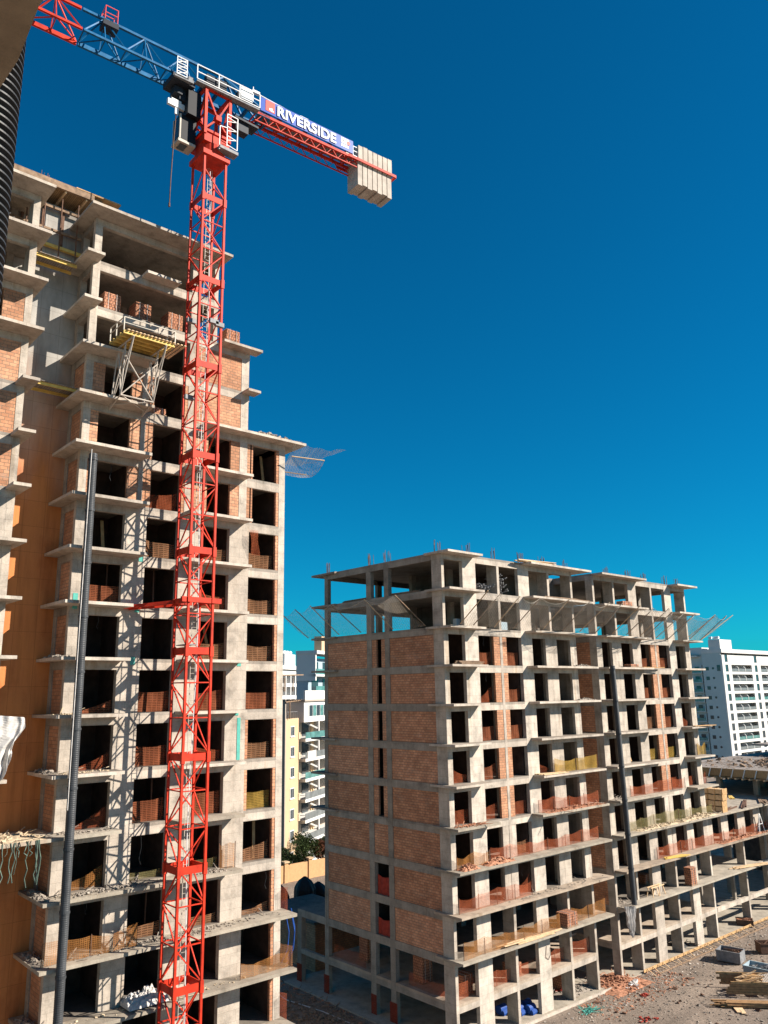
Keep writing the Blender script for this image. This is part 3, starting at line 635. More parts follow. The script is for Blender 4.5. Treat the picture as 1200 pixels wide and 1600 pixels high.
# ---------------------------------------------------------------- near balcony soffit of the camera's own building
def near():
    a, b = Vector((-2.75, .61)), Vector((-2.27, .61)); d = (b - a).normalized(); n = Vector((-d.y, d.x))
    if n.dot(Vector((-.7, .6))) < 0: n = -n
    p0, p1 = a - d * 4.5, b + d * 6
    q0, q1 = p0 - n * 6, p1 - n * 6
    m = MB(); z0, z1 = 27.9, 28.12
    P4 = [p0, p1, q1, q0]
    nn = 40; vs = []; top = []
    for i in range(nn + 1):
        f = i / nn; e = p0.lerp(p1, f) + n * (random.uniform(-.012, .012)); vs.append((e.x, e.y, z0)); top.append((e.x, e.y, z1))
    k = len(vs); allv = vs + top + [(q1.x, q1.y, z0), (q0.x, q0.y, z0), (q1.x, q1.y, z1), (q0.x, q0.y, z1)]
    fs = [(i, i + 1, k + i + 1, k + i) for i in range(nn)]
    fs.append(tuple(range(nn, -1, -1)) + (2 * k + 1, 2 * k)); fs.append(tuple(range(k, 2 * k)) + (2 * k + 2, 2 * k + 3))
    m.add(allv, fs)
    t = thing('camera_building', 'rough brown concrete balcony soffit jutting in at the top left corner', 'building', (q0.x, q0.y, 24))
    m.build('balcony_slab', 'soffit_near', t)
    MB().box(-1.6, -1.2, -3.4, -3.0, 0, 27.89).build('column', 'concrete', t)
near()

# ---------------------------------------------------------------- mesh barriers in the openings
def barrier(y0, y1, zb, mat, label, grp, x=XT - .12, h=1.05, skew=0.0, lean=0.0, x1=None, name='mesh_barrier', cat='barrier'):
    x1 = x if x1 is None else x1; ph = random.uniform(0, 6); sg = random.uniform(.02, .12)
    def f(u, v):
        yy = y0 + (y1 - y0) * u; xx = x + (x1 - x) * u
        top = h + skew * (u - .5) - sg * math.sin(math.pi * u)
        return (xx + .05 * math.sin(u * 9 + ph) * (.3 + v) + lean * v, yy, zb + .02 + top * v)
    o = MB().grid(f, 12, 5).build(name, mat, None, label, cat, grp); return o
BT = {'B': (20.82, 22.93, 'second'), 'C': (24.62, 26.65, 'third'), 'D': (28.25, 30.35, 'right end'), 'A': (17.25, 19.38, 'left end')}
cols_t = {'net_rust': 'rust brown', 'net_tan': 'tan brown', 'net_orange': 'orange', 'net_yellow': 'yellow', 'net_olive': 'olive', 'net_amber': 'amber'}
tw = [('B', 12, 'net_orange', 1.1, .3), ('B', 11, 'net_tan', 1.05, -.1), ('B', 8, 'net_rust', 1.2, .05), ('B', 7, 'net_rust', 1.15, 0), ('B', 6, 'net_rust', 1.2, .1), ('B', 5, 'net_olive', .45, 0), ('B', 4, 'net_tan', .7, .1),
      ('A', 10, 'net_rust', 1.15, 0), ('A', 7, 'net_orange', .5, .9), ('A', 6, 'net_orange', .6, 1.1), ('A', 8, 'net_rust', .4, .7), ('A', 5, 'net_amber', .7, .8),
      ('C', 11, 'net_tan', 1.05, 0), ('C', 10, 'net_rust', 1.1, -.2), ('C', 9, 'net_tan', 1.1, 0), ('C', 8, 'net_rust', 1.15, .3), ('C', 7, 'net_orange', .8, -.3), ('C', 6, 'net_rust', 1.3, 0), ('C', 5, 'net_olive', .6, 0), ('C', 4, 'net_tan', .5, 0),
      ('D', 11, 'net_tan', 1.05, -.05), ('D', 10, 'net_tan', 1.05, 0), ('D', 9, 'net_tan', 1.05, 0), ('D', 8, 'net_rust', 1.05, 0), ('D', 7, 'net_tan', 1.0, 0), ('D', 6, 'net_yellow', 1.05, 0), ('D', 5, 'net_tan', .9, .4), ('D', 4, 'net_tan', .4, .3)]
for k, n, mt, h, sk in tw:
    a, b, w = BT[k]
    barrier(a, b, z(n), mt, f'{cols_t[mt]} mesh barrier in the {w} bay of the left tower, {ORD[n]} floor', 'mesh barriers in the left tower', h=h, skew=sk, x=XT - .4)
RB = {'D1': (47.5, 49.5, 'first door'), 'W1': (51.2, 53.15, 'first window'), 'W2': (54.85, 56.85, 'second window'), 'D2': (58.5, 60.4, 'second door'), 'D3': (62.15, 64.2, 'third door'), 'D4': (69.5, 71.3, 'fourth door'), 'D5': (73.0, 75.1, 'fifth door'),
      'W3': (76.65, 78.65, 'third window'), 'W4': (80.3, 82.5, 'fourth window'), 'D6': (83.95, 86.0, 'last door')}
rw = [(k, n, 'net_rust', 1.15, 0) for n in (9, 7) for k in ('W1', 'W2', 'W4')] + [('W3', 9, 'net_rust', 1.1, 0), ('W1', 8, 'net_orange', .8, 1.2), ('W2', 8, 'net_rust', 1.15, 0), ('W3', 8, 'net_rust', 1.1, 0), ('W4', 8, 'net_rust', 1.1, 0), ('W3', 7, 'net_tan', 1.2, 0),
      ('W1', 6, 'net_rust', 1.1, .3), ('D1', 6, 'net_orange', .9, -.7), ('W3', 6, 'net_yellow', 1.1, 0), ('W4', 6, 'net_yellow', 1.1, .1), ('W1', 5, 'net_orange', 1.1, .3), ('W2', 5, 'net_orange', 1.1, 0), ('D1', 5, 'net_orange', 1.1, 0), ('D2', 6, 'net_orange', .7, -.7),
      ('W4', 5, 'net_orange', 1.1, 0), ('D6', 5, 'net_orange', 1.0, 0), ('W2', 3, 'net_orange', .8, 1.3), ('D6', 7, 'net_orange', .9, -1.2), ('W2', 4, 'net_tan', 1.0, .2)]
for k, n, mt, h, sk in rw:
    a, b, w = RB[k]
    barrier(a, b, z(n), mt, f'{cols_t[mt]} mesh barrier in the {w} bay of the right block, {ORD[n]} floor', 'mesh barriers in the right block', x=XR - .45, h=h, skew=sk)
# long barriers along deck edges, set back on posts
def edge_net(y0, y1, n, mat, label, x=-45.0, h=1.1, x1=None, step=2.4):
    t = thing('edge_net', label, 'safety net', (x, y0, z(n)), 'safety nets along the deck edges')
    x1 = x if x1 is None else x1; k = max(1, round((y1 - y0) / step)); ph = random.uniform(0, 6)
    def f(u, v): return (x + (x1 - x) * u + .06 * math.sin(u * 20 + ph), y0 + (y1 - y0) * u, z(n) + .02 + (h - .16 * abs(math.sin(u * k * math.pi)) + .12 * math.sin(u * 7 + ph)) * v)
    MB().grid(f, k * 8, 5).build('net', mat, t)
    for i in range(k + 1):
        u = i / k; MB().bar((x + (x1 - x) * u, y0 + (y1 - y0) * u, z(n)), (x + (x1 - x) * u, y0 + (y1 - y0) * u, z(n) + h), .035).build('post', 'rust_steel', t)
edge_net(47.2, 51.0, 4, 'net_amber', 'amber net on the fourth deck at the near corner of the right block', h=1.0)
edge_net(51.2, 66.2, 4, 'net_orange', 'long faint orange net along the fourth deck of the right block', x=-45.1, h=1.0)
edge_net(57.6, 66.5, 5, 'net_orange', 'orange net along the fifth floor balcony beside the recess', x=-45.0, h=1.05)
edge_net(60.0, 66.6, 6, 'net_yellow', 'ochre yellow net draped on the sixth floor balcony by the recess', x=-44.9, h=1.15, step=3.2)
edge_net(47.2, 56, 3, 'net_orange', 'red orange net at the near end of the third deck', x=-44.9, h=1.15)
edge_net(47.2, 59, 2, 'net_amber', 'amber net fencing the near end of the second deck', x=-44.6, h=1.15)
edge_net(61.0, 66.2, 2, 'net_amber', 'amber net fencing the far end of the second deck near the brick crate', x=-44.9, h=1.15)
edge_net(47.2, 64.8, 1, 'net_orange', 'orange net fencing the first floor edge above the blue sacks', x=-45.9, h=1.15)
edge_net(71, 88.0, 4, 'net_olive', 'olive yellow net along the terrace deck beyond the recess', x=-45.05, h=1.1)
edge_net(72, 82.5, 5, 'net_orange', 'orange net on the fifth floor deck beyond the recess', x=-45.0, h=1.1)
edge_net(76, 104, 3, 'net_orange', 'long orange net along the third deck of the far wing', x=-45.1, h=1.1)
edge_net(86.2, 88, 6, 'net_yellow', 'short yellow net panel at the far end of the sixth floor', x=-45.2, h=1.15)
edge_net(87.1, 88, 5, 'net_orange', 'short orange net panel at the far end of the fifth floor', x=-45.4, h=1.25)
edge_net(27.6, 31.2, 3, 'net_amber', 'amber net at the right end of the third deck of the left tower', x=-44.2, h=.9)
edge_net(26.2, 27.3, 5, 'net_amber', 'small amber net beside the pier on the left tower fifth floor', x=-44.6, h=1.5, step=1)
edge_net(15.9, 21.0, 4, 'net_amber', 'amber net over the dusty fourth deck of the left tower', x=-44.3, h=1.1)
def side_net(x0, x1, y, zb, h, mat, label):
    MB().grid(lambda u, v: (x0 + (x1 - x0) * u, y + .05 * math.sin(u * 11), zb + (h - .15 * math.sin(u * math.pi)) * v), 10, 4).build('mesh_barrier', mat, None, label, 'barrier', 'mesh barriers at the deck ends')
side_net(-46.6, -44.0, 31.28, z(3), 1.2, 'net_tan', 'tan mesh closing the end of the third deck of the left tower')
side_net(-46.2, -44.6, 31.28, z(4), 1.4, 'net_orange', 'orange mesh closing the end of the fourth deck of the left tower')
side_net(-46.6, -44.6, 31.28, z(2), 1.5, 'net_orange', 'orange mesh hanging at the end of the second deck of the left tower')
side_net(-50.8, -46.0, 47.35, z(1), 1.0, 'net_orange', 'orange mesh inside the first floor edge of the brick side, near corner')
side_net(-60.4, -56.0, 47.35, z(1), 1.1, 'net_orange', 'orange mesh inside the first floor edge of the brick side, far end')
side_net(-54.2, -52.6, 47.2, z(3), 1.5, 'red_cloth', 'red cloth in the upper slot of the brick side face')
side_net(-54.2, -52.6, 47.2, z(2), 1.3, 'red_cloth', 'red cloth in the lower slot of the brick side face')
for x0, x1, y in ((-61.3, -60.6, 46.9), (-52.6, -51.8, 46.9), (-54.9, -54.3, 46.9), (-65.4, -64.7, 46.9)):
    MB().box(x0 - .03, x1 + .03, y, y + .03, .1, 1.6).build('wrap', 'net_wrap', None, {-61.3: 'red warning mesh wrapped round the foot of the second ground column', -52.6: 'red warning mesh wrapped round the foot of the fourth ground column', -54.9: 'red warning mesh wrapped round the foot of the third ground column', -65.4: 'red warning mesh wrapped round the foot of the far left ground column'}[x0], 'warning mesh', 'red mesh wraps on the ground columns')
o = MB().grid(lambda u, v: (-44.85 + .12 * math.sin(v * 5 + u * 3), 28.0 + .75 * u * (1 - .3 * v) + .3 * v, 36.6 - 1.7 * v), 5, 8).build('hanging_net', 'net_orange', None, 'bright orange net scrap hanging over a beam on the left tower', 'net')

# outrigger catch nets round the tenth floor
def outrigger(label, pts, dirv, far=None):
    t = thing('catch_net', label, 'catch net', tuple(pts[0]), 'outrigger catch nets')
    tips = []
    for i, p in enumerate(pts):
        p = Vector(p); q = p + Vector(dirv) * random.uniform(.92, 1.04) + Vector((random.uniform(-.15, .15), random.uniform(-.15, .15), random.uniform(-.15, .1)))
        MB().tube(p, q, .042, 6).build('pole', 'wood_old' if i % 2 else 'wood_pale', t); tips.append((p, q))
    m = MB()
    for (p0, q0), (p1, q1) in zip(tips, tips[1:]):
        def f(u, v):
            a = p0.lerp(q0, v); b = p1.lerp(q1, v); c = a.lerp(b, u)
            sag = math.sin(math.pi * u) * (.1 + .42 * v) + math.sin(math.pi * v) * .3 + .1 * math.sin(u * 11 + p0.y) * v
            return c - Vector((0, 0, sag)) + Vector((0, 0, .0))
        m.grid(f, 8, 8)
    m.build('net', 'net_catch', t)
    m = MB()
    for (p0, q0), (p1, q1) in zip(tips, tips[1:]):
        m.path([q0.lerp(q1, k / 6) - Vector((0, 0, .52 * math.sin(math.pi * k / 6))) for k in range(7)], .014, 4)
    m.build('edge_rope', 'cab_beige', t); return t
outrigger('sagging catch net on slanted poles along the brick side of the right block', [(-63.5, 46.7, 31.1), (-60.9, 46.6, 31.1), (-58.4, 46.5, 31.1), (-55.2, 46.5, 31.1), (-50.9, 46.5, 31.1), (-46.9, 46.5, 31.1)], (0, -3.6, 2.5))
outrigger('sagging catch net on slanted poles along the near half of the right block front', [(-44.0, 47.6, 31.1), (-45.1, 50.4, 31.2), (-45.1, 53.0, 31.1), (-45.1, 55.6, 31.1), (-44.0, 58.4, 31.1), (-44.0, 61.3, 31.1), (-44.0, 64.0, 31.1), (-44.0, 66.6, 31.1)], (3.3, 0, 2.5))
outrigger('sagging catch net on slanted poles along the far half of the right block front', [(-44.0, 69.5, 31.1), (-44.0, 72.0, 31.1), (-44.0, 74.6, 31.1), (-45.0, 77.2, 31.1), (-45.1, 79.6, 31.1), (-45.1, 82.2, 31.1), (-44.2, 85.1, 31.1), (-44.2, 87.6, 31.1)], (3.4, 0, 2.5))
outrigger('thin catch net flaring off the far end of the right block', [(-44.4, 88.0, 31.1), (-46.5, 88.0, 31.1), (-49.5, 88.0, 31.1)], (2.2, 4.4, 3.1))
outrigger('small catch net sticking out from the terrace slab of the left tower', [(-44.5, 31.2, 42.3), (-46.6, 31.1, 41.7)], (.6, 2.4, .1))
MB().grid(lambda u, v: (-44.2 - 1.6 * v * (1 - .6 * u), 31.4 + 4.6 * u - .8 * v * u, 43.45 - .35 * math.sin(math.pi * u) + .25 * u - 1.5 * v * (1 - u * .75) + .08 * math.sin(u * 17)), 12, 6).build('debris_net', 'net_loose', None, 'pale loose net streaming off the corner of the tower terrace', 'net')

# ---------------------------------------------------------------- brick pallets
def pallet(label, x, y, zb, nx=3, ny=3, nz=6, s=.36, grp='stacks of hollow bricks', src=None):
    t = thing('brick_stack', label, 'brick stack', (x, y, zb), grp)
    m = MB(); w, d = s * nx, s * ny
    m.box(x - w / 2, x + w / 2, y - d / 2, y + d / 2, zb + .12, zb + .12 + .2 * nz)
    k = 0
    for i in range(nz):
        for j in range(ny):
            e = random.uniform(0, .03); m.box(x + w / 2, x + w / 2 + e + .01, y - d / 2 + s * j + .02, y - d / 2 + s * (j + 1) - .02, zb + .13 + .2 * i, zb + .11 + .2 * (i + 1))
    m.build('bricks', 'brick_stack', t)
    MB().box(x - w / 2 - .05, x + w / 2 + .05, y - d / 2 - .05, y + d / 2 + .05, zb, zb + .11).build('pallet_base', 'wood_old', t)
    for yy in (y - d / 4, y + d / 4): MB().box(x - w / 2 - .012, x + w / 2 + .05, yy - .012, yy + .012, zb + .12, zb + .14 + .2 * nz).build('strap', 'white_sheet', t)
    return t
for y, w in ((17.9, 'leftmost brick stack on the open sixteenth floor of the left tower'), (20.0, 'middle brick stack on the open sixteenth floor of the left tower'), (22.3, 'brick stack next to the crane mast on the open sixteenth floor')): pallet(w, XT - .9, y, z(16))
pallet('brick stack standing on the upper terrace right of the crane mast', XT - .6, 26.6, z(16))
pallet('brick stack on the first floor behind the brick side, near corner', -46.9, 49.4, z(1)); pallet('tallest brick stack on the first floor behind the brick side', -50.6, 48.7, z(1), nz=9)
pallet('brick stack on the first floor behind the brick side, far end', -57.6, 48.9, z(1), nz=9); pallet('low brick stack on the first floor at the far end', -59.5, 50.9, z(1), nz=5)
pallet('tilted looking tall brick stack on the second deck of the far wing', -44.75, 81.3, z(2), 2, 3, 8); pallet('brown brick crate at the edge of the second deck', -44.8, 60.3, z(2), 3, 4, 5)
pallet('orange brick stack on the ground behind the last columns', -47.6, 62.6, .14, 3, 3, 9); pallet('short brick stack inside the first floor, second bay', -46.8, 55.2, z(1), nz=4)
pallet('brick stack under the second deck beyond the recess', -48.5, 78.6, z(2), nz=4); pallet('small pile of bricks on the ninth floor balcony beyond the recess', -44.7, 73.6, z(9), 2, 4, 1)
pallet('bricks left on the tenth-level open floor at the far end', -44.9, 73.6, z(11), 2, 5, 2); pallet('low stack of bricks on the beam left of the crane, fourteenth floor', XT - .4, 20.9 + .4, z(14) + .02, 1, 3, 2)

# ---------------------------------------------------------------- loading platform hanging on the left tower
def platform():
    t = thing('loading_platform', 'steel loading platform with yellow beams bracketed off the upper left tower', 'platform', (-43.5, 18.8, 44.5))
    y0, y1, xa, xb, zp = 17.5, 20.4, -44.2, -42.0, 47.0
    for i in range(5): MB().box(xa + .1 + i * .5, xa + .2 + i * .5, y0 - .2, y1 + .2, zp - .28, zp - .08).build('timber_beam', 'wood_yellow', t)
    m = MB()
    for i in range(16): m.box(xa - .1, xb + .15, y0 + i * .245, y0 + .13 + i * .245, zp - .08, zp - .02)
    m.build('joists', 'wood_pale', t)
    MB().box(xa, xb, y0, y1, zp, zp + .03).build('deck', 'planking', t)
    m = MB()
    for y in (y0 - .2, y1 + .2):
        for x in (xa + .2, (xa + xb) / 2, xb): m.bar((x, y, zp - .1), (x, y, zp + .75), .06)
        m.bar((xa + .2, y, zp + .75), (xb, y, zp + .75), .05); m.bar((xa + .2, y, zp + .4), (xb, y, zp + .4), .05)
    m.bar((xb, y0 - .2, zp + .75), (xb, y1 + .2, zp + .75), .05)
    m.bar((xb, y0 - .2, zp + .4), (xb, y1 + .2, zp + .4), .04); m.build('guard_rail', 'cab_beige', t)
    for y in (17.9, 20.0):
        m = MB(); r = .042
        A, B, D, E = (xa + .1, y, zp - .35), (xb + .1, y, zp - .35), (XT + .3, y, zp - 4.1), (-43.4, y, zp - 3.6)
        m.tube(A, B, r * 1.3); m.tube(B, D, r); m.tube(A, E, r * 1.2); m.tube(E, B, r); m.tube((-43.0, y, zp - .35), E, r); m.tube((-43.0, y, zp - .35), D, r); m.tube(D, E, r); m.tube(A, D, r)
        m.build('bracket', 'block_pale', t)
    m = MB()
    m.tube((-43.4, 17.9, zp - 3.6), (-43.4, 20.0, zp - 3.6), .05); m.tube((-43.4, 17.9, zp - 3.6), (-43, 20.0, zp - 1.2), .04); m.tube((-43.4, 20.0, zp - 3.6), (-43, 17.9, zp - 1.2), .04); m.tube((-44.5, 17.9, zp - 3.9), (-43.4, 20.0, zp - 3.6), .04); m.tube((-44.5, 20.0, zp - 3.9), (-43.4, 17.9, zp - 3.6), .04)
    m.build('cross_brace', 'block_pale', t)
platform()
def propset(label, x0, x1, y0, y1, zb, nb=2):
    t = thing('plank_platform', label, 'platform', (x0, y0, zb), 'small timber platforms in the recess')
    for i in range(nb): xx = x0 + (x1 - x0) * i / max(1, nb - 1); MB().box(xx, xx + .1, y0, y1, zb - .22, zb - .04).build('timber_beam', 'wood_yellow', t)
    MB().box(x0 - .1, x1 + .25, y0 + .15, y1 - .1, zb - .03, zb).build('planks', 'planking', t)
propset('yellow beamed plank platform high in the tower recess', -47.2, -46.2, 13.2, 15.7, 52.4); propset('dark plank platform lower in the tower recess', -47.2, -46.0, 13.7, 16.3, 44.1)
# formwork platform on top of the shaft
def roofform():
    t = thing('roof_formwork', 'timber formwork platform and props on top of the tower shaft', 'formwork', (-47, 12, 55))
    MB().box(-50.5, -46.6, 7.5, 17.2, 57.62, 57.9).build('deck', 'slat', t)
    for i in range(7):
        y = 8 + i * 1.35; MB().box(-50.4, -46.5 - random.uniform(-.2, .1), y, y + .1, 57.38, 57.6).build('timber_beam', 'wood_pale', t)
    MB().box(-46.58, -46.4, 6.5, 16.6, 57.5, 57.95).build('edge_board', 'wood_old', t); MB().box(-46.5, -46.3, 9.5, 13.8, 57.1, 57.35).build('edge_board', 'wood_pale', t)
    MB().box(-46.9, -46.4, 15.4, 18.4, 57.92, 58.02).build('edge_board', 'wood', t)
    for i in range(7):
        y = 9.5 + i * 1.05; MB().tube((-46.9, y, z(17)), (-46.9, y, 57.1), .045, 6).build('prop', 'rust_steel', t)
    for i in range(5): MB().box(-47.65, -47.5, 10 + i * 1.25, 10.15 + i * 1.25, 54.2, 57.0).build('waler', 'rust_steel', t)
    MB().box(-47.45, -47.3, 9, 16.3, 54.9, 55.05).box(-47.45, -47.3, 9, 16.3, 56.5, 56.65).build('waler', 'wood_old', t)
    MB().box(-47.5, -47.25, 12, 16.4, 53.75, 53.95).build('timber_beam', 'wood_yellow', t)
roofform()

# ---------------------------------------------------------------- debris and loose things on the decks
def rb(*a, **k): return rubble(*a, **k)
rb('broken concrete and plaster heaped on the bridge slab left of the chute', -46.8, -43.9, 10, 15.6, z(6), 420, 'rubble_tan', (.06, .2), .3, sticks=26)
m = MB()
for i in range(46):
    y = random.uniform(9.5, 15.4); x = -43.78; l = random.uniform(.4, 2.2); pts = [(x, y, z(6) + .05)]
    for k in range(1, 6): pts.append((x + .05 * random.uniform(-1, 1) + .03, y + .1 * random.uniform(-1, 1), z(6) - l * k / 5))
    m.path(pts, random.uniform(.012, .035), 4)
m.build('hanging_straps', 'strap', None, 'dark green straps and wires dangling under the rubble slab', 'straps', kind='stuff')
for n, a, b, mt, cnt, hp in ((5, 16.0, 22.5, 'rubble_grey', 320, .15), (5, 24.5, 27, 'rubble_grey', 60, .05), (4, 16.0, 30.5, 'rubble_grey', 300, .05), (3, 16.5, 30, 'rubble_tan', 90, .02), (6, 16.0, 19.4, 'rubble_grey', 90, .05), (7, 15.8, 19.2, 'rubble_tan', 60, .04), (8, 15.7, 17, 'rubble_tan', 40, .05)):
    rb(f'loose rubble scattered on the {ORD[n]} floor deck of the left tower' + (' right of the crane' if a > 24 else ''), XT + .1, -43.95, a, b, z(n), cnt, mt, (.03, .1), hp * .7, sticks=max(3, cnt // 30))
for n, a, b in ((4, 15.65, 16.3), (5, 15.65, 16.3), (7, 15.65, 16.3), (3, 15.65, 16.3), (9, 15.65, 16.3)):
    rb(f'dark debris along the recess ledge of the {ORD[n]} floor, left tower', -47.4, -44.2, a, b, z(n), 80, 'rubble_grey', (.05, .16), .15, sticks=4)
rb('broken rubble along the edge of the tower terrace slab', -45.4, -44.4, 27, 32.1, z(14), 170, 'rubble_grey', (.08, .22), .3)
rb('grey steel offcuts heaped on the left wing below the roof', -45.6, -44.4, 9.5, 12.4, z(17), 90, 'grey_steel', (.08, .2), .7, sticks=50, name='scrap_heap')
rb('orange broken bricks heaped on the fourth deck of the right block, larger heap', -45.2, -44.25, 50.0, 53.4, z(4), 170, 'rubble_brick', (.07, .17), .45)
rb('orange broken bricks heaped on the fourth deck at the near corner', -45.2, -44.25, 47.2, 49.2, z(4), 110, 'rubble_brick', (.07, .17), .45)
rb('brick rubble on the fifth floor balcony at the near corner', -45.2, -44.2, 47, 50.5, z(5), 110, 'rubble_brick', (.05, .13), .1, sticks=8)
rb('brick rubble on the fifth floor balcony by the recess', -45.2, -44.2, 58, 66.5, z(5), 200, 'rubble_brick', (.05, .14), .15, sticks=16)
rb('yellowish rubble on the terrace deck beyond the recess', -45.2, -44.2, 72, 80, z(4), 170, 'rubble_tan', (.06, .15), .25, sticks=10)
rb('yellowish rubble and rags on the terrace deck farther along', -45.2, -44.2, 80, 88, z(4), 200, 'rubble_tan', (.07, .2), .4, sticks=10)
rb('rubble on the third deck of the right block near half', -45.2, -44.3, 52, 66, z(3), 80, 'rubble_grey', (.04, .1), 0, sticks=6)
rb('rubble on the third deck of the far wing', -45.2, -44.3, 88, 100, z(3), 110, 'rubble_brick', (.06, .18), .2, sticks=14)
rb('small rubble heap on the ninth floor balcony before the recess', -45.1, -44.2, 63.5, 66.6, z(9), 60, 'rubble_grey', (.06, .14), .2)
rb('small rubble heap on the eighth floor balcony before the recess', -45.1, -44.2, 63.5, 66.6, z(8), 60, 'rubble_grey', (.06, .14), .2)
rb('rubble on the seventh floor stub beyond the recess', -46.5, -44.3, 68.8, 70.5, z(7), 40, 'rubble_grey', (.05, .14), .1, sticks=6)
rb('rubble on the fifth floor stub beyond the recess', -47.5, -44.3, 68.8, 71, z(5), 60, 'rubble_grey', (.05, .14), .15, sticks=10)
rb('rubble on the second floor stub beyond the recess', -47.5, -44.3, 68.8, 71, z(2), 60, 'rubble_grey', (.05, .14), .15, sticks=14)
def pile(label, x, y, zb, L, n, mat='wood', ang=0, w=.15, layers=3, spread=.25, cat='timber stack', name='timber_stack', grp=None, th=.06):
    t = thing(name, label, cat, (x, y, zb), grp); k = 0
    per = max(1, n // layers)
    for l in range(layers):
        for i in range(per):
            a = math.radians(ang + random.uniform(-3, 3)); o = (i - per / 2) * (w + .02); ll = L * random.uniform(.85, 1.08); e = random.uniform(-spread, spread)
            dx, dy = math.cos(a), math.sin(a); cx, cy = x - math.sin(math.radians(ang)) * o + dx * e, y + math.cos(math.radians(ang)) * o + dy * e; zz = zb + .03 + th / 2 + l * (th + .012)
            MB().bar((cx - dx * ll / 2, cy - dy * ll / 2, zz), (cx + dx * ll / 2, cy + dy * ll / 2, zz), w, th).build('plank', mat, t); k += 1
    return t
pile('pale boards laid in a row along the second deck edge, near end', -44.5, 55.0, z(2), 4.5, 9, 'wood_pale', 86, spread=2.0)
pile('boards and rods dumped on the roof slab over the second balcony', -44.8, 58.8, z(12), 4.6, 9, 'wood_pale', 84, spread=.8)
pile('dark planks on the eleventh floor open frame, second bay', -45.0, 64.0, z(11), 4.5, 8, 'wood_old', 88, spread=1.5)
pile('stack of old planks on the ninth floor balcony at the near corner', -44.9, 49.3, z(9), 2.4, 12, 'wood_old', 80, layers=4)
pile('planks across the far end of the seventh floor balcony', -44.3, 86.3, z(7), 3.4, 4, 'wood', 86, layers=1)
pile('yellow boards on the third deck of the far wing', -44.4, 78.2, z(3), 3.2, 6, 'wood_yellow', 78, layers=2)
pile('long boards on the second deck of the far wing end', -44.6, 94, z(2), 5, 8, 'wood_pale', 78, layers=2, spread=1)
pile('dark planks laid on the eleventh floor edge above the brick side', -50.5, 47.6, z(11), 4.0, 9, 'wood_old', 4, layers=3); pile('heap of dark planks on the eleventh floor at the far corner', -57.4, 48.0, z(11), 4.2, 12, 'wood_old', 0, layers=4)
pile('loose planks on the sixth floor balcony before the recess', -44.7, 59.4, z(6), 3.4, 6, 'wood_pale', 85, layers=1)
pile('planks on the ninth floor beam beyond the recess', -44.95, 77.8, z(9), 4.0, 3, 'wood', 88, layers=1)
for i, (x, y, s) in enumerate(((-46.0, 89.6, 0), (-46.0, 89.6, .62), (-45.9, 89.6, 1.24), (-45.9, 89.7, 1.86))):
    t = thing('timber_crate', ['bottom yellow formwork crate of the stack beyond the fourth deck columns', 'second yellow formwork crate from the bottom of its stack', 'third yellow formwork crate from the bottom of its stack', 'topmost yellow formwork crate of its stack on the terrace deck'][i], 'crate', (x, y, z(4) + s), 'stacked yellow formwork crates')
    MB().box(x - 1, x + 1.5, y - .5, y + .5, z(4) + s + .05, z(4) + s + .55).build('box', 'wood_pale', t)
    [MB().box(x - 1.04 + q * .84, x - .96 + q * .84, y - .54, y + .54, z(4) + s, z(4) + s + .6).build('batten', 'wood', t) for q in range(4)]
pile('loose yellow boards beside the crate stack on the terrace deck', -44.9, 92.0, z(4) + 1.2, 2.6, 6, 'wood_yellow', 120, layers=2)
pile('dark pipes lying on the terrace deck past the crates', -45.8, 97.0, z(4), 6.5, 8, 'rust_steel', 112, w=.1, layers=2, spread=1, name='pipe_pile', cat='pipes'); pile('dark boards lying across the terrace deck at its far end', -46.0, 102, z(4), 6, 10, 'wood_old', 118, layers=2, spread=1.4); pile('short rusty bars near the olive net end', -45.2, 91.5, z(4), 4.0, 6, 'rust_steel', 100, w=.08, layers=1, spread=1.2, name='bar_pile', cat='bars')
def sheetgrid(fn, label, cat='sheet', name='plastic_sheet', mat='white_sheet', nu=26, nv=26):
    return MB().grid(fn, nu, nv).build(name, mat, None, label, cat, smooth=False)
def wav(u, v, s): return math.sin(u * 9 * s + v * 3) * .5 + math.sin(u * 17 + v * 11 * s) * .3 + math.sin(v * 19 + u * 5) * .3
sheetgrid(lambda u, v: (-43.6 + .12 * wav(u, v * .5, 1.7) + .07 * math.sin(u * 23 + v * 5 + 2 * math.sin(u * 7)) * (.3 + v) + .05 * math.sin(v * 31 + u * 13) + .1 * v, 12.3 + 1.35 * u * (1 - .35 * v * v) + .25 * (1 - v) * u + .12 * math.sin(v * 8), 24.9 - 3.2 * v * (.55 + .45 * math.sin(u * 2.6 + .3)) - .15 * u), 'white plastic sheet hanging at the left edge of the picture', nu=60, nv=30)
sheetgrid(lambda u, v: (-44.0 + .12 * math.sin(u * 26 + v * 3) + .08 * wav(u, v, 1.1), 67.7 + 1.9 * u * (1 - .45 * v) + .5 * v, 6.6 - 2.6 * v * (.6 + .4 * math.sin(u * 3)) - .3 * u), 'white cloth hanging under the foot of the chute on the right block', nu=50, nv=26)
sheetgrid(lambda u, v: (-45.3 + 1.4 * v, 20.6 + 2.4 * u, z(3) + .1 + max(0, math.sin(math.pi * u) * math.sin(math.pi * (v * .9 + .1))) ** .45 * (.55 + .16 * wav(u, v, 1.2) + .14 * wav(v * 2.1, u * 1.7, 2.3) + .1 * wav(u * 3.3, v * 3.1, 2.0))), 'crumpled white plastic sheet heaped on the third deck of the left tower', nu=60, nv=40)
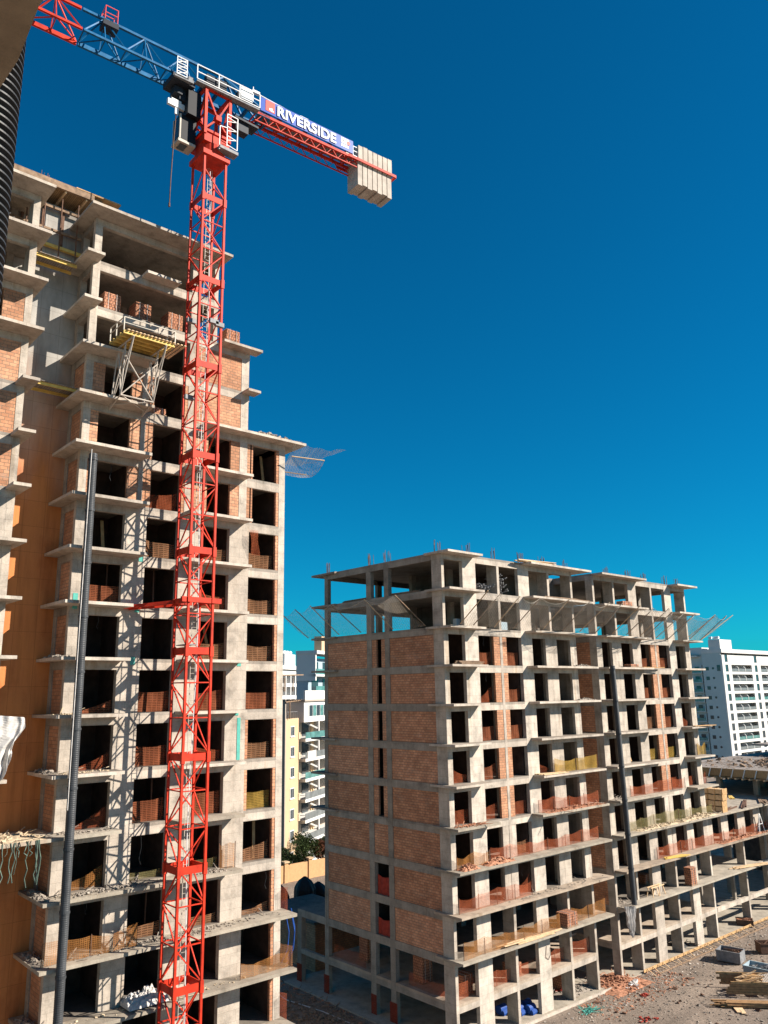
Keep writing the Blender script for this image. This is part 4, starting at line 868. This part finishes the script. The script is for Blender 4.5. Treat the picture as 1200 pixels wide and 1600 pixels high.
for i, (y, n, h) in enumerate(((16.55, 10, 1.0), (20.4, 11, .6), (20.3, 10, .5), (20.2, 9, .5), (27.5, 9, .45), (27.6, 7, 2.6), (27.4, 8, .3))):
    MB().box(XT + .012, XT + .03, y, y + (.28 if h < 2 else .24), z(n) + (.0 if h > 2 else -.35) , z(n) + h if h > 2 else z(n) - .35 + h * .9).build('tarp_scrap', 'teal', None, ['turquoise straps dangling beside the chute on the tower corner', 'small turquoise scrap on the shaded pier, highest of its pier', 'turquoise scrap on the shaded pier level with the red tie', 'turquoise scrap on the shaded pier below the red tie', 'turquoise patch beside the right balcony end, ninth floor', 'tall turquoise strip down the sunlit pier of the seventh floor', 'small turquoise patch beside the right balcony end, eighth floor'][i], 'tarp scrap', 'turquoise scraps on the left tower')
for i, (y0, x0) in enumerate(((31.6, -45.1), (31.9, -44.9), (32.4, -45.6))):
    MB().path([(x0, y0 - .2, z(4) - .2), (x0, y0 + .1, z(4) - 1.4), (x0, y0, z(4) - 2.4), (x0 - .1, y0 - .45, z(3) - .1)], .04).build('hose', 'blue_plastic', None, ['blue hose drooping at the right end of the left tower, nearest the wall', 'middle blue hose drooping at the right end of the left tower', 'outer thin hose drooping at the right end of the left tower'][i], 'hose', 'hoses at the tower end')
# sacks, trestles, tubs
for i, (x, y) in enumerate(((-46.6, 55.6), (-46.1, 56.4), (-46.9, 56.9), (-47.6, 54.6))):
    m = MB(); m.tube((x, y - .4, .5), (x, y + .4, .5), .34, 12); m.tube((x + .3, y - .3, .3), (x + .3, y + .3, .35), .24, 10); m.build('sack', 'blue_plastic', None, ['blue sack behind the thin ground column', 'blue sack right of the thin ground column, front one', 'blue sack right of the thin ground column, back one', 'small blue sack left of the thin ground column'][i], 'sack', 'blue sacks on the ground floor')
def tub(label, x, y, zb, w, d, h, mat, ang, fill=None):
    t = thing('skip', label, 'tub', (x, y, zb)); X = Matrix.Translation((x, y, zb)) @ Matrix.Rotation(math.radians(ang), 4, 'Z')
    m = MB(); m.x = X; m.box(-w / 2, w / 2, -d / 2, d / 2, .1, .16)
    m.box(-w / 2, -w / 2 + .06, -d / 2, d / 2, .16, h).box(w / 2 - .06, w / 2, -d / 2, d / 2, .16, h).box(-w / 2 + .06, w / 2 - .06, -d / 2, -d / 2 + .06, .16, h).box(-w / 2 + .06, w / 2 - .06, d / 2 - .06, d / 2, .16, h)
    m.build('tray', mat, t); m = MB(); m.x = X; m.box(-w / 2 - .04, w / 2 + .04, -d / 2 - .04, -d / 2, h - .1, h).box(-w / 2 - .04, w / 2 + .04, d / 2, d / 2 + .04, h - .1, h); m.build('rim', mat, t)
    if fill:
        m = MB(); m.x = X
        for i in range(26): m.chunk((random.uniform(-w * .4, w * .4), random.uniform(-d * .4, d * .4), h * .75), .16)
        for i in range(5): m.bar((random.uniform(-w * .4, 0), random.uniform(-d * .4, d * .4), h * .8), (random.uniform(0, w * .55), random.uniform(-d * .4, d * .4), h * 1.1), .07)
        m.build('load', fill, t)
tub('square grey steel tub standing alone on the dirt', -41.2, 81.0, 0, 2.2, 1.7, 1.05, 'grey_steel', 10, 'rust_steel'); tub('blue grey tool skip at the right edge beyond the timber', -36.9, 78.6, 0, 3.2, 1.8, 1.0, 'blue_grey_render', 6, 'grey_steel')
tub('small rusty tub by the far ground columns', -45.6, 93.6, 0, 1.7, 1.2, .7, 'rust_steel', 30, 'rubble_brick'); tub('dark rusty tub at the right edge of the yard', -39.7, 86.2, 0, 2.4, 1.2, 1.0, 'rust_steel', 50, 'rust_steel')
# big timber trough with boards
t = thing('timber_rack', 'long low timber rack of planks and boards in the dirt at lower right', 'timber rack', (-37.2, 73.5, 0))
XX = Matrix.Translation((-37.4, 72.9, 0)) @ Matrix.Rotation(math.radians(42), 4, 'Z')
for a, b in (((0, -1.1), (7.5, -1.1)), ((0, 1.3), (7.5, 1.3))):
    for k in range(5): m = MB(); m.x = XX; m.bar((a[0] - .5 + random.uniform(-.3, .3), a[1] + random.uniform(-.03, .03), .35 + k * .2), (b[0], b[1], .35 + k * .2), .08, .18); m.build('plank', 'ply' if k < 4 else 'wood', t)
for k in range(26):
    m = MB(); m.x = XX; x = random.uniform(.3, 1.6); y = random.uniform(-.9, 1.1); a = random.uniform(-.25, .25); l = random.uniform(1.2, 1.9)
    m.bar((x, y, .8 + random.uniform(0, .55)), (x + l * math.cos(a), y + l * math.sin(a), .95 + random.uniform(0, .6)), .16, .05); m.build('board', 'wood_pale' if k % 3 else 'wood', t)
for k in range(9): m = MB(); m.x = XX; m.bar((2.7 + k * .12, -.9, .95 + .02 * k), (2.9 + k * .13, .95, 1.15 + .03 * k), .3, .03); m.build('board', 'block_pale', t)
for k in range(10): m = MB(); m.x = XX; m.bar((3.9, -.8 + k * .17, .9 + random.uniform(0, .2)), (7.4, -.7 + k * .17, 1.0), .12, .05); m.build('board', 'grey_steel', t)
pile('second bundle of planks stacked in front of the timber rack', -34.6, 71.2, 0.05, 6, 20, 'ply', 44, layers=5, spread=.6); pile('loose pale boards on the dirt in front of the rack', -35.6, 69.8, 0.02, 2.2, 2, 'wood_pale', 130, w=.35, layers=1)
# formwork edge of the pavement
t = thing('edge_formwork', 'low timber edge formwork with short struts along the pavement', 'formwork', (-44.4, 74, 0))
MB().bar((-44.85, 71.5, .28), (-44.75, 110, .28), .05, .24).build('board', 'wood', t); MB().bar((-43.9, 72.5, .1), (-43.7, 104, .1), .1, .1).build('board', 'wood_old', t)
for i in range(33):
    y = 71.8 + i * 1.0 + random.uniform(-.3, .3); MB().bar((-44.8, y, .36), (-43.8 + random.uniform(-.3, .2), y + random.uniform(-.4, .4), .06), .06, .05).build('strut', 'wood_pale', t)
MB().bar((-45.0, 46.0, .1), (-44.75, 66.3, .1), .15, .2).build('kerb', 'concrete_pale', None, 'rough concrete kerb along the near pavement edge', 'kerb')
# ground litter
def litter(label, x0, x1, y0, y1, n, mat, r): 
    m = MB()
    for i in range(n): m.chunk((random.uniform(x0, x1), random.uniform(y0, y1), random.uniform(0, .03)), random.uniform(*r) * random.choice((.5, .7, 1, 1.3)))
    return m.build('litter', mat, None, label, 'rubble', kind='stuff')
litter('grey stones and clods scattered over the dirt yard', -44.5, -30, 50, 100, 2600, 'rubble_grey', (.03, .11)); litter('brick crumbs scattered near the recess in front of the columns', -46.5, -41, 60, 74, 900, 'rubble_brick', (.03, .1)); litter('pale plaster crumbs along the pavement edge', -46, -42, 58, 96, 600, 'block_pale', (.03, .1))
litter('earth clods between the two buildings', -75, -46, 33, 46, 1500, 'rubble_brick', (.04, .16)); litter('dark scraps strewn on the yard', -44, -33, 56, 90, 160, 'rust_steel', (.05, .2))
rb('mound of brick rubble in the mouth of the recess', -47.6, -43.2, 64.8, 70.4, 0.02, 420, 'rubble_brick', (.05, .2), .5, sticks=30)
rb('mound of grey rubble under the last near columns', -47.5, -45.6, 60.5, 65.8, 0.12, 260, 'rubble_grey', (.05, .17), .4, sticks=14)
rb('white crumpled paper and sacks on the rubble', -44.6, -43.2, 66.8, 69.2, 0.15, 26, 'white_sheet', (.08, .24), .1, cat='litter', name='paper_scraps')
rb('turquoise rope and rags lying on the dirt', -43.9, -42.9, 59.4, 61.6, 0.03, 40, 'teal', (.05, .14), .05, cat='rags', name='rags', sticks=16); rb('red rags lying on the dirt', -42.4, -41.8, 66.2, 67.6, 0.03, 24, 'red_cloth', (.06, .16), .05, cat='rags', name='rags'); rb('red rags near the bottom edge of the yard', -39.8, -38.6, 61.2, 63.4, 0.03, 34, 'red_cloth', (.05, .15), .05, cat='rags', name='rags')
rb('red tarpaulin bundle behind the thin end columns', -47.6, -46.6, 61.6, 62.8, .15, 30, 'red_cloth', (.1, .2), .3, cat='rags', name='rags')
rb('black plastic pipes heaped behind the far columns', -47.5, -46, 80.6, 82.2, .12, 16, 'black_plastic', (.1, .2), .8, cat='scrap', name='scrap_heap', sticks=44)
for i, y in enumerate((74.4, 75.6)):
    m = MB()
    for a in (-.35, .35):
        for b in (-.35, .35): m.bar((-45.0 + a, y + b * 1.5, z(2)), (-45.0 + a * .5, y + b, z(2) + .85), .06)
    for a in (-.2, .2): m.bar((-45.0 + a, y - .6, z(2) + .85), (-45.0 + a, y + .6, z(2) + .85), .08)
    m.build('trestle', 'wood_pale', None, ['pale wooden trestle on the second deck nearest the chute', 'pale wooden trestle on the second deck farther from the chute'][i], 'trestle', 'trestles on the second deck')
MB().bar((-44.7, 97.8, z(3)), (-44.85, 98.4, z(3) + 2.0), .07).bar((-44.7, 99.2, z(3)), (-44.85, 98.6, z(3) + 2.0), .07).bar((-45.2, 98.5, z(3)), (-44.85, 98.5, z(3) + 2.0), .07).bar((-44.76, 98.1, z(3) + .9), (-44.76, 98.9, z(3) + .9), .05).build('step_ladder', 'white_steel', None, 'pale step ladder leaning by a pier on the third deck', 'ladder')
m = MB()
for i in range(150): a = random.uniform(0, 6.28); c = (-46.6 + random.uniform(-.8, .8), 55.0 + random.uniform(-1, 1) * .7, z(11) + random.uniform(.1, 1.9)); m.tube(c, (c[0] + .35, c[1] + .1 * math.cos(a), c[2] + .05), .045, 5)
m.build('prop_bundle', 'grey_steel', None, 'bundle of grey steel props stacked end-on in the open eleventh floor, tall heap', 'props', kind='stuff')
m = MB()
for i in range(60): c = (-46.4 + random.uniform(-.8, .8), 52.3 + random.uniform(-1, 1) * .9, z(11) + random.uniform(.05, .7)); m.tube(c, (c[0] + .6, c[1] + random.uniform(-.5, .5), c[2] + .1), .045, 5)
m.build('prop_bundle', 'grey_steel', None, 'low heap of grey steel props in the open eleventh floor', 'props', kind='stuff')
for i, (y, n) in enumerate(((49.2, 10), (54.9, 10))): MB().box(-46.3, -45.9, y, y + .9, z(n), z(n) + .75).build('water_tub', 'blue_grey_render', None, ['pale blue tub behind the catch net at the near corner', 'pale blue tub behind the catch net, second bay'][i], 'tub', 'blue tubs on the tenth floor')
MB().path([(XR + .03, 57.9, z(1) + 1.9), (XR + .05, 57.7, z(1) + 1.1), (XR + .05, 58.1, z(1) + .85), (XR + .05, 58.4, z(1) + 1.2), (XR + .03, 58.4, z(1) + 1.7)], .02).build('cable', 'rust_steel', None, 'thin cable looped on the broad column above the blue sacks', 'cable')

# ---------------------------------------------------------------- podium with formwork deck beyond the terrace
t = thing('podium_building', 'low unfinished podium with planked formwork roof beyond the terrace deck', 'building', (-50, 120, 0))
boxo('deck_slab', 'planking', t, -60, -38, 105, 150, 15.2, 15.5)
boxo('roof_slab', 'planking', t, -58, -38, 128, 150, 17.0, 17.25); boxo('parapet', 'concrete', t, -58, -46, 150, 150.3, 15.5, 18.6)
for x in (-58, -53.2, -48.4, -43.6): boxo('column', 'concrete', t, x - .3, x + .3, 106.2, 106.8, 0, 15.2)
for x in (-58, -52, -46, -40): boxo('column', 'concrete', t, x - .3, x + .3, 116, 116.6, 0, 15.2)
boxo('inner_wall', 'inner_wall', t, -60, -38, 122, 122.2, 0, 15.2); boxo('edge_board', 'slat', t, -60, -38, 104.9, 104.98, 14.6, 15.55)
boxo('lower_slab', 'concrete', t, -60, -38, 106.1, 150, 12.1, 12.35)
for i in range(24): MB().box(-60 + i * .9, -59.8 + i * .9, 104.3, 112, 14.3, 14.5).build('joist', 'wood_pale', t)
for i in range(14): MB().bar((-59.6 + i * 1.5, 104.5, 14.5), (-59.4 + i * 1.5, 104.85, 15.5), .08).build('bracket', 'white_steel', t)
rb('dark boards and formwork scattered over the podium deck', -58, -39, 105.5, 127, 15.5, 260, 'wood_old', (.1, .4), 0, cat='formwork scraps', name='formwork_scraps', sticks=240)
rb('steel bars and boards scattered over the raised podium roof', -57, -39, 129, 149, 17.25, 200, 'rust_steel', (.1, .4), 0, cat='formwork scraps', name='formwork_scraps', sticks=160)

# ---------------------------------------------------------------- white apartment tower far right
t = thing('apartment_tower', 'distant white apartment tower with recessed balconies and a grey green shaded flank', 'building', (-130, 265, 0))
X0, Y0 = -120.0, 250.4
rows = [35.0 - 3.02 * i for i in range(12)]
bays = [(256.4, 270.8), (277.5, 291.9), (298.5, 312.9)]; wins = [(252.2, 254.2), (273.0, 275.0), (294.2, 296.2), (315.0, 317.0)]
def wall_with(zc, h, full, name='wall', mat='white_render'):
    zt, zbm = zc + h / 2, zc - h / 2; ys = sorted([v for b in full for v in b]); e = [Y0] + ys + [325]
    for a, b in zip(e[::2], e[1::2]): MB().box(X0 - .4, X0, a, b, zbm, zt).build('pier', mat, t)
for i, zc in enumerate(rows):
    if i == 0: wall_with(zc, 2.2, wins)
    else: wall_with(zc, 2.2, sorted(bays + wins))
    m = MB(); m.box(X0 - .4, X0, Y0, 325, zc - 1.92, zc - 1.1); m.build('wall', 'white_render', t)
    for a, b in wins: f = MB().box(X0 - .25, X0 - .15, a, b, zc - 1.1, zc + 1.1).build('window', 'glass_dark', t)
    if i:
        for a, b in bays:
            m = MB(); m.box(X0 - 2.2, X0 - 2.0, a, b, zc - 1.1, zc + 1.1); m.build('balcony_back', 'white_render_shade', t)
            MB().box(X0 - 2.0, X0 - .05, a, b, zc - 1.0, zc - .94).build('balcony_floor', 'white_render', t)
            for q in range(1, 3):
                y = a + (b - a) * q / 3; m = MB()
                m.add([(X0 - 2, y - .12, zc - .95), (X0, y - .12, zc - .95), (X0, y - .12, zc + .1), (X0 - .9, y - .12, zc + 1.1), (X0 - 2, y - .12, zc + 1.1), (X0 - 2, y + .12, zc - .95), (X0, y + .12, zc - .95), (X0, y + .12, zc + .1), (X0 - .9, y + .12, zc + 1.1), (X0 - 2, y + .12, zc + 1.1)],
                      [(0, 1, 2, 3, 4), (9, 8, 7, 6, 5), (1, 6, 7, 2), (2, 7, 8, 3), (0, 5, 6, 1), (3, 8, 9, 4)]); m.build('divider', 'white_render', t)
            for q in range(3): y = a + (b - a) * q / 3; MB().box(X0 - 1.99, X0 - 1.9, y + 1.4, y + 3.4, zc - .9, zc + .7).build('balcony_door', 'glass_dark', t)
            MB().box(X0 - .1, X0 - .05, a, b, zc - 1.1, zc - .1).build('balustrade', 'glass_teal' if i % 4 == 0 else 'glass_grey', t)
boxo('wall', 'white_render_shade', t, -126.6, X0 - .4, Y0 - .01, Y0 + .3, 0, 36.8); boxo('wall', 'white_render_shade', t, -140, -126.6, Y0 + 1.4, Y0 + 1.7, 0, 36.3)
boxo('core', 'white_render', t, -140, X0 - 2.3, Y0 + 2, 325, 0, 36.5)
boxo('parapet', 'white_render', t, -126.6, X0 + .15, Y0 - .1, 325, 36.8, 38.0); boxo('penthouse', 'white_render', t, -124, X0 - .2, Y0 + .1, 258.5, 38.0, 41.0); boxo('roof_block', 'white_render', t, -132, -127, Y0 + 1.3, 262, 36.5, 38.8)
boxo('pergola_slab', 'white_render', t, -132.5, -128, Y0 - .5, Y0 + 3, 35.8, 36.2)
for q, (x, y) in enumerate(((-123.4, 251.2), (-122.3, 252.2), (-121.3, 251.6))): MB().tube((x - .5, y, 41.6), (x + .5, y, 41.6), .45, 10).build('water_tank', 'white_steel', t)
for i, zc in enumerate(rows[1:]):
    MB().box(-125.7, -124.6, Y0 - .05, Y0 + .05, zc - .6, zc + .5).build('window', 'glass_dark', t)
    MB().tube((-123.2, Y0 - .06, zc), (-123.2, Y0 + .05, zc), .38, 10).build('round_window', 'glass_dark', t)
    if i == 0: MB().box(-121.9, -120.8, Y0 - .05, Y0 + .05, zc - .9, zc + 1.0).build('window', 'glass_dark', t)
    MB().box(-131.2, -127.2, Y0 - .1, Y0 + 1.3, zc - 1.5, zc - 1.2).build('balcony_slab', 'white_render_shade', t); MB().box(-131.2, -127.2, Y0 - .1, Y0 - .02, zc - 1.2, zc - .3).build('balustrade', 'glass_teal', t)
    MB().box(-130, -128.6, Y0 + 1.3, Y0 + 1.42, zc - 1.2, zc + .7).build('balcony_door', 'glass_dark', t)
    MB().box(-127.2, -127.0, Y0 - .1, Y0 + 1.4, zc - 1.5, zc + 1.2).build('divider', 'white_render_shade', t)

# ---------------------------------------------------------------- beige block with white balconies between the two buildings
t = thing('apartment_block', 'ochre apartment block with white balconies and teal penthouse glazing', 'building', (-108, 82, 0))
fd = Vector((-.497, .868, 0)).normalized(); fn = Vector((.868, .497, 0)); FO = Vector((-102.2, 71.0, 0))
FX = Matrix(((fd.x, -fn.x, 0, FO.x), (fd.y, -fn.y, 0, FO.y), (0, 0, 1, 0), (0, 0, 0, 1)))      # local x along the facade, local y into the building
def F(): m = MB(); m.x = FX; return m
def fb(name, mat, *b, p=t): return F().box(*b).build(name, mat, p)
fb('wall', 'beige_render', 0, 4.6, 0, .3, 0, 22.1); fb('side_wall', 'taupe_render', -.3, 0, -.0, 14, 0, 25); fb('core', 'taupe_render', .0, 34, 2.8, 14, 0, 22.1)
fb('side_wall', 'beige_render', 4.3, 4.6, .3, 2.8, 0, 22.1)
zs = [20.2 - 3.02 * i for i in range(7)]
for i, zc in enumerate(zs):
    w = fb('window', 'white_steel', 1.6, 3.0, -.05, .05, zc - .75, zc + .75); fb('pane', 'glass_dark', 1.7, 2.25, -.07, -.05, zc - .65, zc + .65, p=w); fb('pane', 'glass_dark', 2.33, 2.92, -.07, -.05, zc - .65, zc + .65, p=w)
    fb('sill', 'white_render', 1.5, 3.1, -.12, .0, zc - .9, zc - .78); fb('quoin', 'rubble_tan', 4.5, 5.1, -.1, .3, zc - 1.3, zc - .3)
    fb('balcony_slab', 'white_render', 5.3, 30, -.9, 2.8, zc - 1.75, zc - 1.3); fb('glass_rail', 'glass_teal' if i in (0, 2) else 'glass_grey', 5.4, 30, -.86, -.82, zc - 1.3, zc - .35)
    for xx in (10.6, 17.5, 24):
        fb('balcony_post', 'white_render', xx, xx + .35, -.85, -.5, zc - 1.3, zc + 1.3); F().bar((xx - 2.0, .9, zc + 1.2), (xx, -.6, zc + .1), .25).build('bracket', 'white_render', t)
    fb('balcony_door', 'glass_dark', 12, 14.6, 2.7, 2.79, zc - 1.3, zc + .9); fb('curtain', 'wood_pale', 15.5, 16.6, 2.6, 2.79, zc - 1.3, zc + .9)
    if i == 1: fb('awning', 'white_sheet', 6, 9.4, -.95, -.87, zc - 1.3, zc - .2)
fb('penthouse_wall', 'white_render', 5.3, 30, -.6, 2.8, 21.4, 24.6); fb('penthouse_core', 'taupe_render', 0, 5.3, 3, 9, 22.1, 25.0)
w = fb('window', 'white_steel', 7.0, 16, -.7, -.61, 22.2, 24.1)
for q in range(6): fb('pane', 'glass_teal' if q % 2 else 'glass_dark', 7.15 + q * 1.48, 8.45 + q * 1.48, -.74, -.7, 22.3, 24.0, p=w)
fb('parapet', 'white_render', 5.3, 30, -.8, -.5, 24.9, 26.3); fb('roof_slab', 'taupe_render', 5.0, 30, -.9, 3, 24.6, 24.9); fb('parapet', 'white_render', -1, 5.0, 6, 6.3, 25.0, 27.2)
w = fb('window', 'white_steel', 1.6, 3.9, 2.9, 2.99, 22.1, 24.2); fb('pane', 'glass_dark', 1.7, 3.8, 2.86, 2.9, 22.2, 24.1, p=w)
m = F()
for q in range(6): m.bar((-.6 + q * .9, 2.8, 24.4), (-.2 + q * .9, -.6, 24.9), .18, .1)
m.bar((-.8, -.3, 24.6), (4.6, -.3, 24.8), .15); m.bar((.6, -.3, 22.1), (.6, -.3, 24.6), .14); m.build('pergola', 'wood_old', t)
m = F()
for q in range(6): m.bar((.2 + q * .8, .1, 22.1), (.2 + q * .8, .1, 23.1), .05)
m.bar((.2, .1, 23.1), (4.3, .1, 23.1), .05); m.build('railing', 'grey_steel', t)
m = F()
for xx in (2.0, 2.6, 7.5, 8.0, 11): m.bar((xx, 4, 26.2), (xx, 4, 28.4), .14)
m.bar((-2, 4, 28.6), (15, 4, 29.0), .3, .2); m.build('roof_pergola', 'wood_old', t)
# farther white hotel-like block and the blue grey one
t = thing('apartment_block', 'distant white block with rows of shaded loggias above the ochre block', 'building', (-170, 125, 0))
HX = Matrix(((fd.x, -fn.x, 0, -166.5), (fd.y, -fn.y, 0, 112), (0, 0, 1, 0), (0, 0, 0, 1)))
def hb_(name, mat, *b): m = MB(); m.x = HX; m.box(*b); return m.build(name, mat, t)
hb_('core', 'white_render', -2, 24, 1.2, 4, 0, 32)
for i in range(9):
    zz = 31.6 - 3.05 * i; hb_('floor_band', 'white_render', -2, 24, 0, 1.2, zz - .9, zz)
    for q in range(10): hb_('divider', 'white_render', -2 + q * 2.9, -1.6 + q * 2.9, .02, 1.2, zz - 3.05, zz - .9); hb_('window', 'glass_dark', -1.2 + q * 2.9, .4 + q * 2.9, 1.12, 1.2, zz - 3.0, zz - 1.3)
hb_('parapet', 'white_render', -2.2, 24.2, -.2, 4, 32, 33.0); hb_('lift_house', 'white_render', 8, 14.5, 1, 3.8, 33.0, 36.0)
for q in range(4): m = MB(); m.x = HX; m.tube((8.2 + q * 1.7, 2.4, 36.5), (9.3 + q * 1.7, 2.4, 36.5), .5, 10); m.build('water_tank', 'white_steel', t)
t = thing('apartment_block', 'blue grey balcony block peeking out behind the brick side of the right block', 'building', (-125, 95, 0))
HX = Matrix(((fd.x, -fn.x, 0, -121.6), (fd.y, -fn.y, 0, 91.2), (0, 0, 1, 0), (0, 0, 0, 1)))
hb_('core', 'blue_grey_render', 0, 14, 1.6, 4, 0, 32.5); hb_('side_wall', 'white_render', -.2, .3, 0, 4, 28.2, 33.2); hb_('roof_slab', 'white_render', -.4, 14, -.4, 4, 33.2, 33.8); hb_('tower_stack', 'beige_render', 7.5, 9, 2, 3.6, 33.8, 37)
for i in range(7):
    zz = 31.2 - 3.2 * i; hb_('balcony_slab', 'blue_grey_render' if i else 'white_render', -.2, 14, -.1, 1.6, zz - 2.2, zz - 1.8); hb_('glass_rail', 'glass_teal', 0, 14, -.06, 0, zz - 1.8, zz - .8); hb_('window', 'glass_dark', 1.6, 4.6, 1.5, 1.6, zz - 1.8, zz + .6); hb_('window', 'glass_dark', 7, 10, 1.5, 1.6, zz - 1.8, zz + .6)

# ---------------------------------------------------------------- garden wall and trees in front of the ochre block
t = thing('garden_wall', 'orange rendered garden wall with square piers below the trees', 'wall', (-98.5, 72, 0))
boxo('wall', 'garden_orange', t, -98.6, -98.3, 66.0, 80.0, 0, 2.3)
for y in (68.2, 72.4, 76.6): boxo('pier', 'garden_orange', t, -98.75, -98.15, y, y + .6, 0, 2.6); boxo('pier_cap', 'beige_render', t, -98.9, -98.0, y - .12, y + .72, 2.6, 2.8)
def tree(label, x, y, h, r, mat, name='olive_tree', n=2600, ls=.16, cat='tree', grp='trees by the garden wall'):
    t = thing(name, label, cat, (x, y, 0), grp)
    m = MB(); top = []
    m.tube((x, y, 0), (x + .1, y, h * .35), .16, 8, .12)
    cl = []
    for i in range(9):
        a = random.uniform(0, 6.28); rr = r * random.uniform(.3, .85); p = Vector((x + rr * math.cos(a), y + rr * math.sin(a), h * random.uniform(.45, .92)))
        m.tube((x + .1, y, h * .33), p, .07, 6, .02); cl.append((p, r * random.uniform(.28, .5)))
    for i in range(8): a = random.uniform(0, 6.28); rr = r * random.uniform(0, .6); cl.append((Vector((x + rr * math.cos(a), y + rr * math.sin(a), h * random.uniform(.4, .85))), r * random.uniform(.3, .5)))
    m.build('trunk', 'bark', t)
    m = MB()
    for i in range(n):
        c, cr_ = random.choice(cl); d = Vector((random.gauss(0, 1), random.gauss(0, 1), random.gauss(0, .8))).normalized() * cr_ * random.uniform(.55, 1.08)
        p = c + d; a = Vector((random.uniform(-1, 1), random.uniform(-1, 1), random.uniform(-1, 1))).normalized(); b = a.orthogonal().normalized(); s = ls * random.uniform(.5, 1.3)
        m.add([p - a * s, p + b * s * .5, p + a * s, p - b * s * .5], [(0, 1, 2, 3)])
    m.build('crown', mat, t); return t
tree('broad grey green tree in the middle behind the garden wall', -100.6, 73.4, 5.4, 2.3, 'leaf', n=3600)
tree('dark bushy tree left of the broad one, close to the tower edge', -100.2, 69.2, 4.2, 1.7, 'leaf_dark'); tree('low dark green shrub directly behind the garden wall piers', -99.7, 71.4, 3.4, 1.3, 'leaf_dark', name='shrub', cat='shrub', n=1500)
tree('rust leaved small tree at the right of the garden', -100.3, 76.4, 4.6, 1.4, 'leaf_rust'); tree('dark tree half hidden by the brick corner', -101.2, 78.4, 5.0, 1.8, 'leaf_dark')
rb('rough grass and ground cover behind the garden wall', -101.5, -98.7, 66, 80, 0.0, 500, 'leaf', (.05, .2), .3, cat='grass', name='ground_cover')
boxo('lawn', 'leaf', None, -104, -98.65, 64, 82, 0.01, .06, kind='structure')
# covered heaps in the dark yard between the buildings
for i, (x, y, w, h) in enumerate(((-76.5, 52.6, 1.2, 5.6), (-76.8, 56.1, 1.5, 5.9), (-77.1, 58.2, 1.4, 5.0))):
    def f(u, v, x=x, y=y, w=w, h=h):
        a = u * 2 * math.pi; r = w * (1 - .15 * v) * (1 if v < .8 else max(.02, 1 - (v - .8) / .2) ** .5); r *= 1 + .1 * math.sin(a * 5 + v * 3)
        return (x + r * math.cos(a), y + r * .8 * math.sin(a), h * v)
    MB().grid(f, 24, 14).build('covered_stack', 'tarpaulin', None, ['leftmost tall stack wrapped in black tarpaulin before the garden wall', 'middle tall stack wrapped in black tarpaulin before the garden wall', 'right hand stack wrapped in black tarpaulin before the garden wall'][i], 'covered stack', 'black wrapped stacks')
t = thing('site_hut', 'low dark brick outbuilding between the tower and the brick side', 'hut', (-72, 50, 0))
boxo('wall', 'brick_red', t, -75, -66.2, 49.6, 55.6, 0, 4.2); boxo('roof', 'concrete_dark', t, -75.3, -66.0, 49.3, 56, 4.2, 4.4)
rb('dark scrap timber and rods in the shaded strip by the brick block', -64, -50, 40.5, 45.5, 0, 420, 'wood_old', (.06, .24), .25, cat='scrap', name='scrap_heap', sticks=120)
MB().path([(-66, 44, .1), (-62, 43.4, .15), (-58, 44.2, .12), (-54, 44.4, .1)], .05).build('hose', 'white_sheet', None, 'pale hose snaking over the dark strip by the brick block', 'hose')

# ---------------------------------------------------------------- props and cables inside the bays
random.seed(21)
seen = set()
for k in range(40):
    tw_ = k % 2 == 0; key = random.choice('ABCD') if tw_ else random.choice(['D1', 'W1', 'W2', 'D2', 'D3', 'D4', 'D5', 'W3', 'W4', 'D6']); n = random.randint(4, 13) if tw_ else random.randint(3, 9)
    if (tw_, key, n) in seen: continue
    seen.add((tw_, key, n)); a, b, w = (BT if tw_ else RB)[key]; x = (XT if tw_ else XR) - random.uniform(.6, 1.6); y = random.uniform(a + .3, b - .3); kind = k % 3; where = f'{w} bay, {ORD[n]} floor of the ' + ('left tower' if tw_ else 'right block')
    if kind == 0: MB().tube((x, y, z(n)), (x + random.uniform(-.1, .1), y + random.uniform(-.1, .1), z(n + 1) - .2), .05, 6).box(x - .12, x + .12, y - .12, y + .12, z(n), z(n) + .02).build('prop', 'rust_steel', None, 'steel prop standing in the ' + where, 'prop', 'steel props in the bays')
    elif kind == 1: MB().bar((x, y, z(n) + .05), (x - .5, y + random.uniform(-.5, .5), z(n) + 2.3), .2, .05).build('leaning_board', 'wood', None, 'board leaning inside the ' + where, 'board', 'boards leaning in the bays')
    else:
        xx = (XT if tw_ else XR) - .1; zz = z(n + 1) - .66; l = random.uniform(.5, 1.6)
        MB().path([(xx, y, zz), (xx + .03, y + .05, zz - l * .4), (xx + .02, y - .06, zz - l * .8), (xx + .04, y + .04, zz - l)], .016, 4).build('cable', 'black_plastic', None, 'short cable hanging in the ' + where, 'cable', 'cables hanging in the bays')
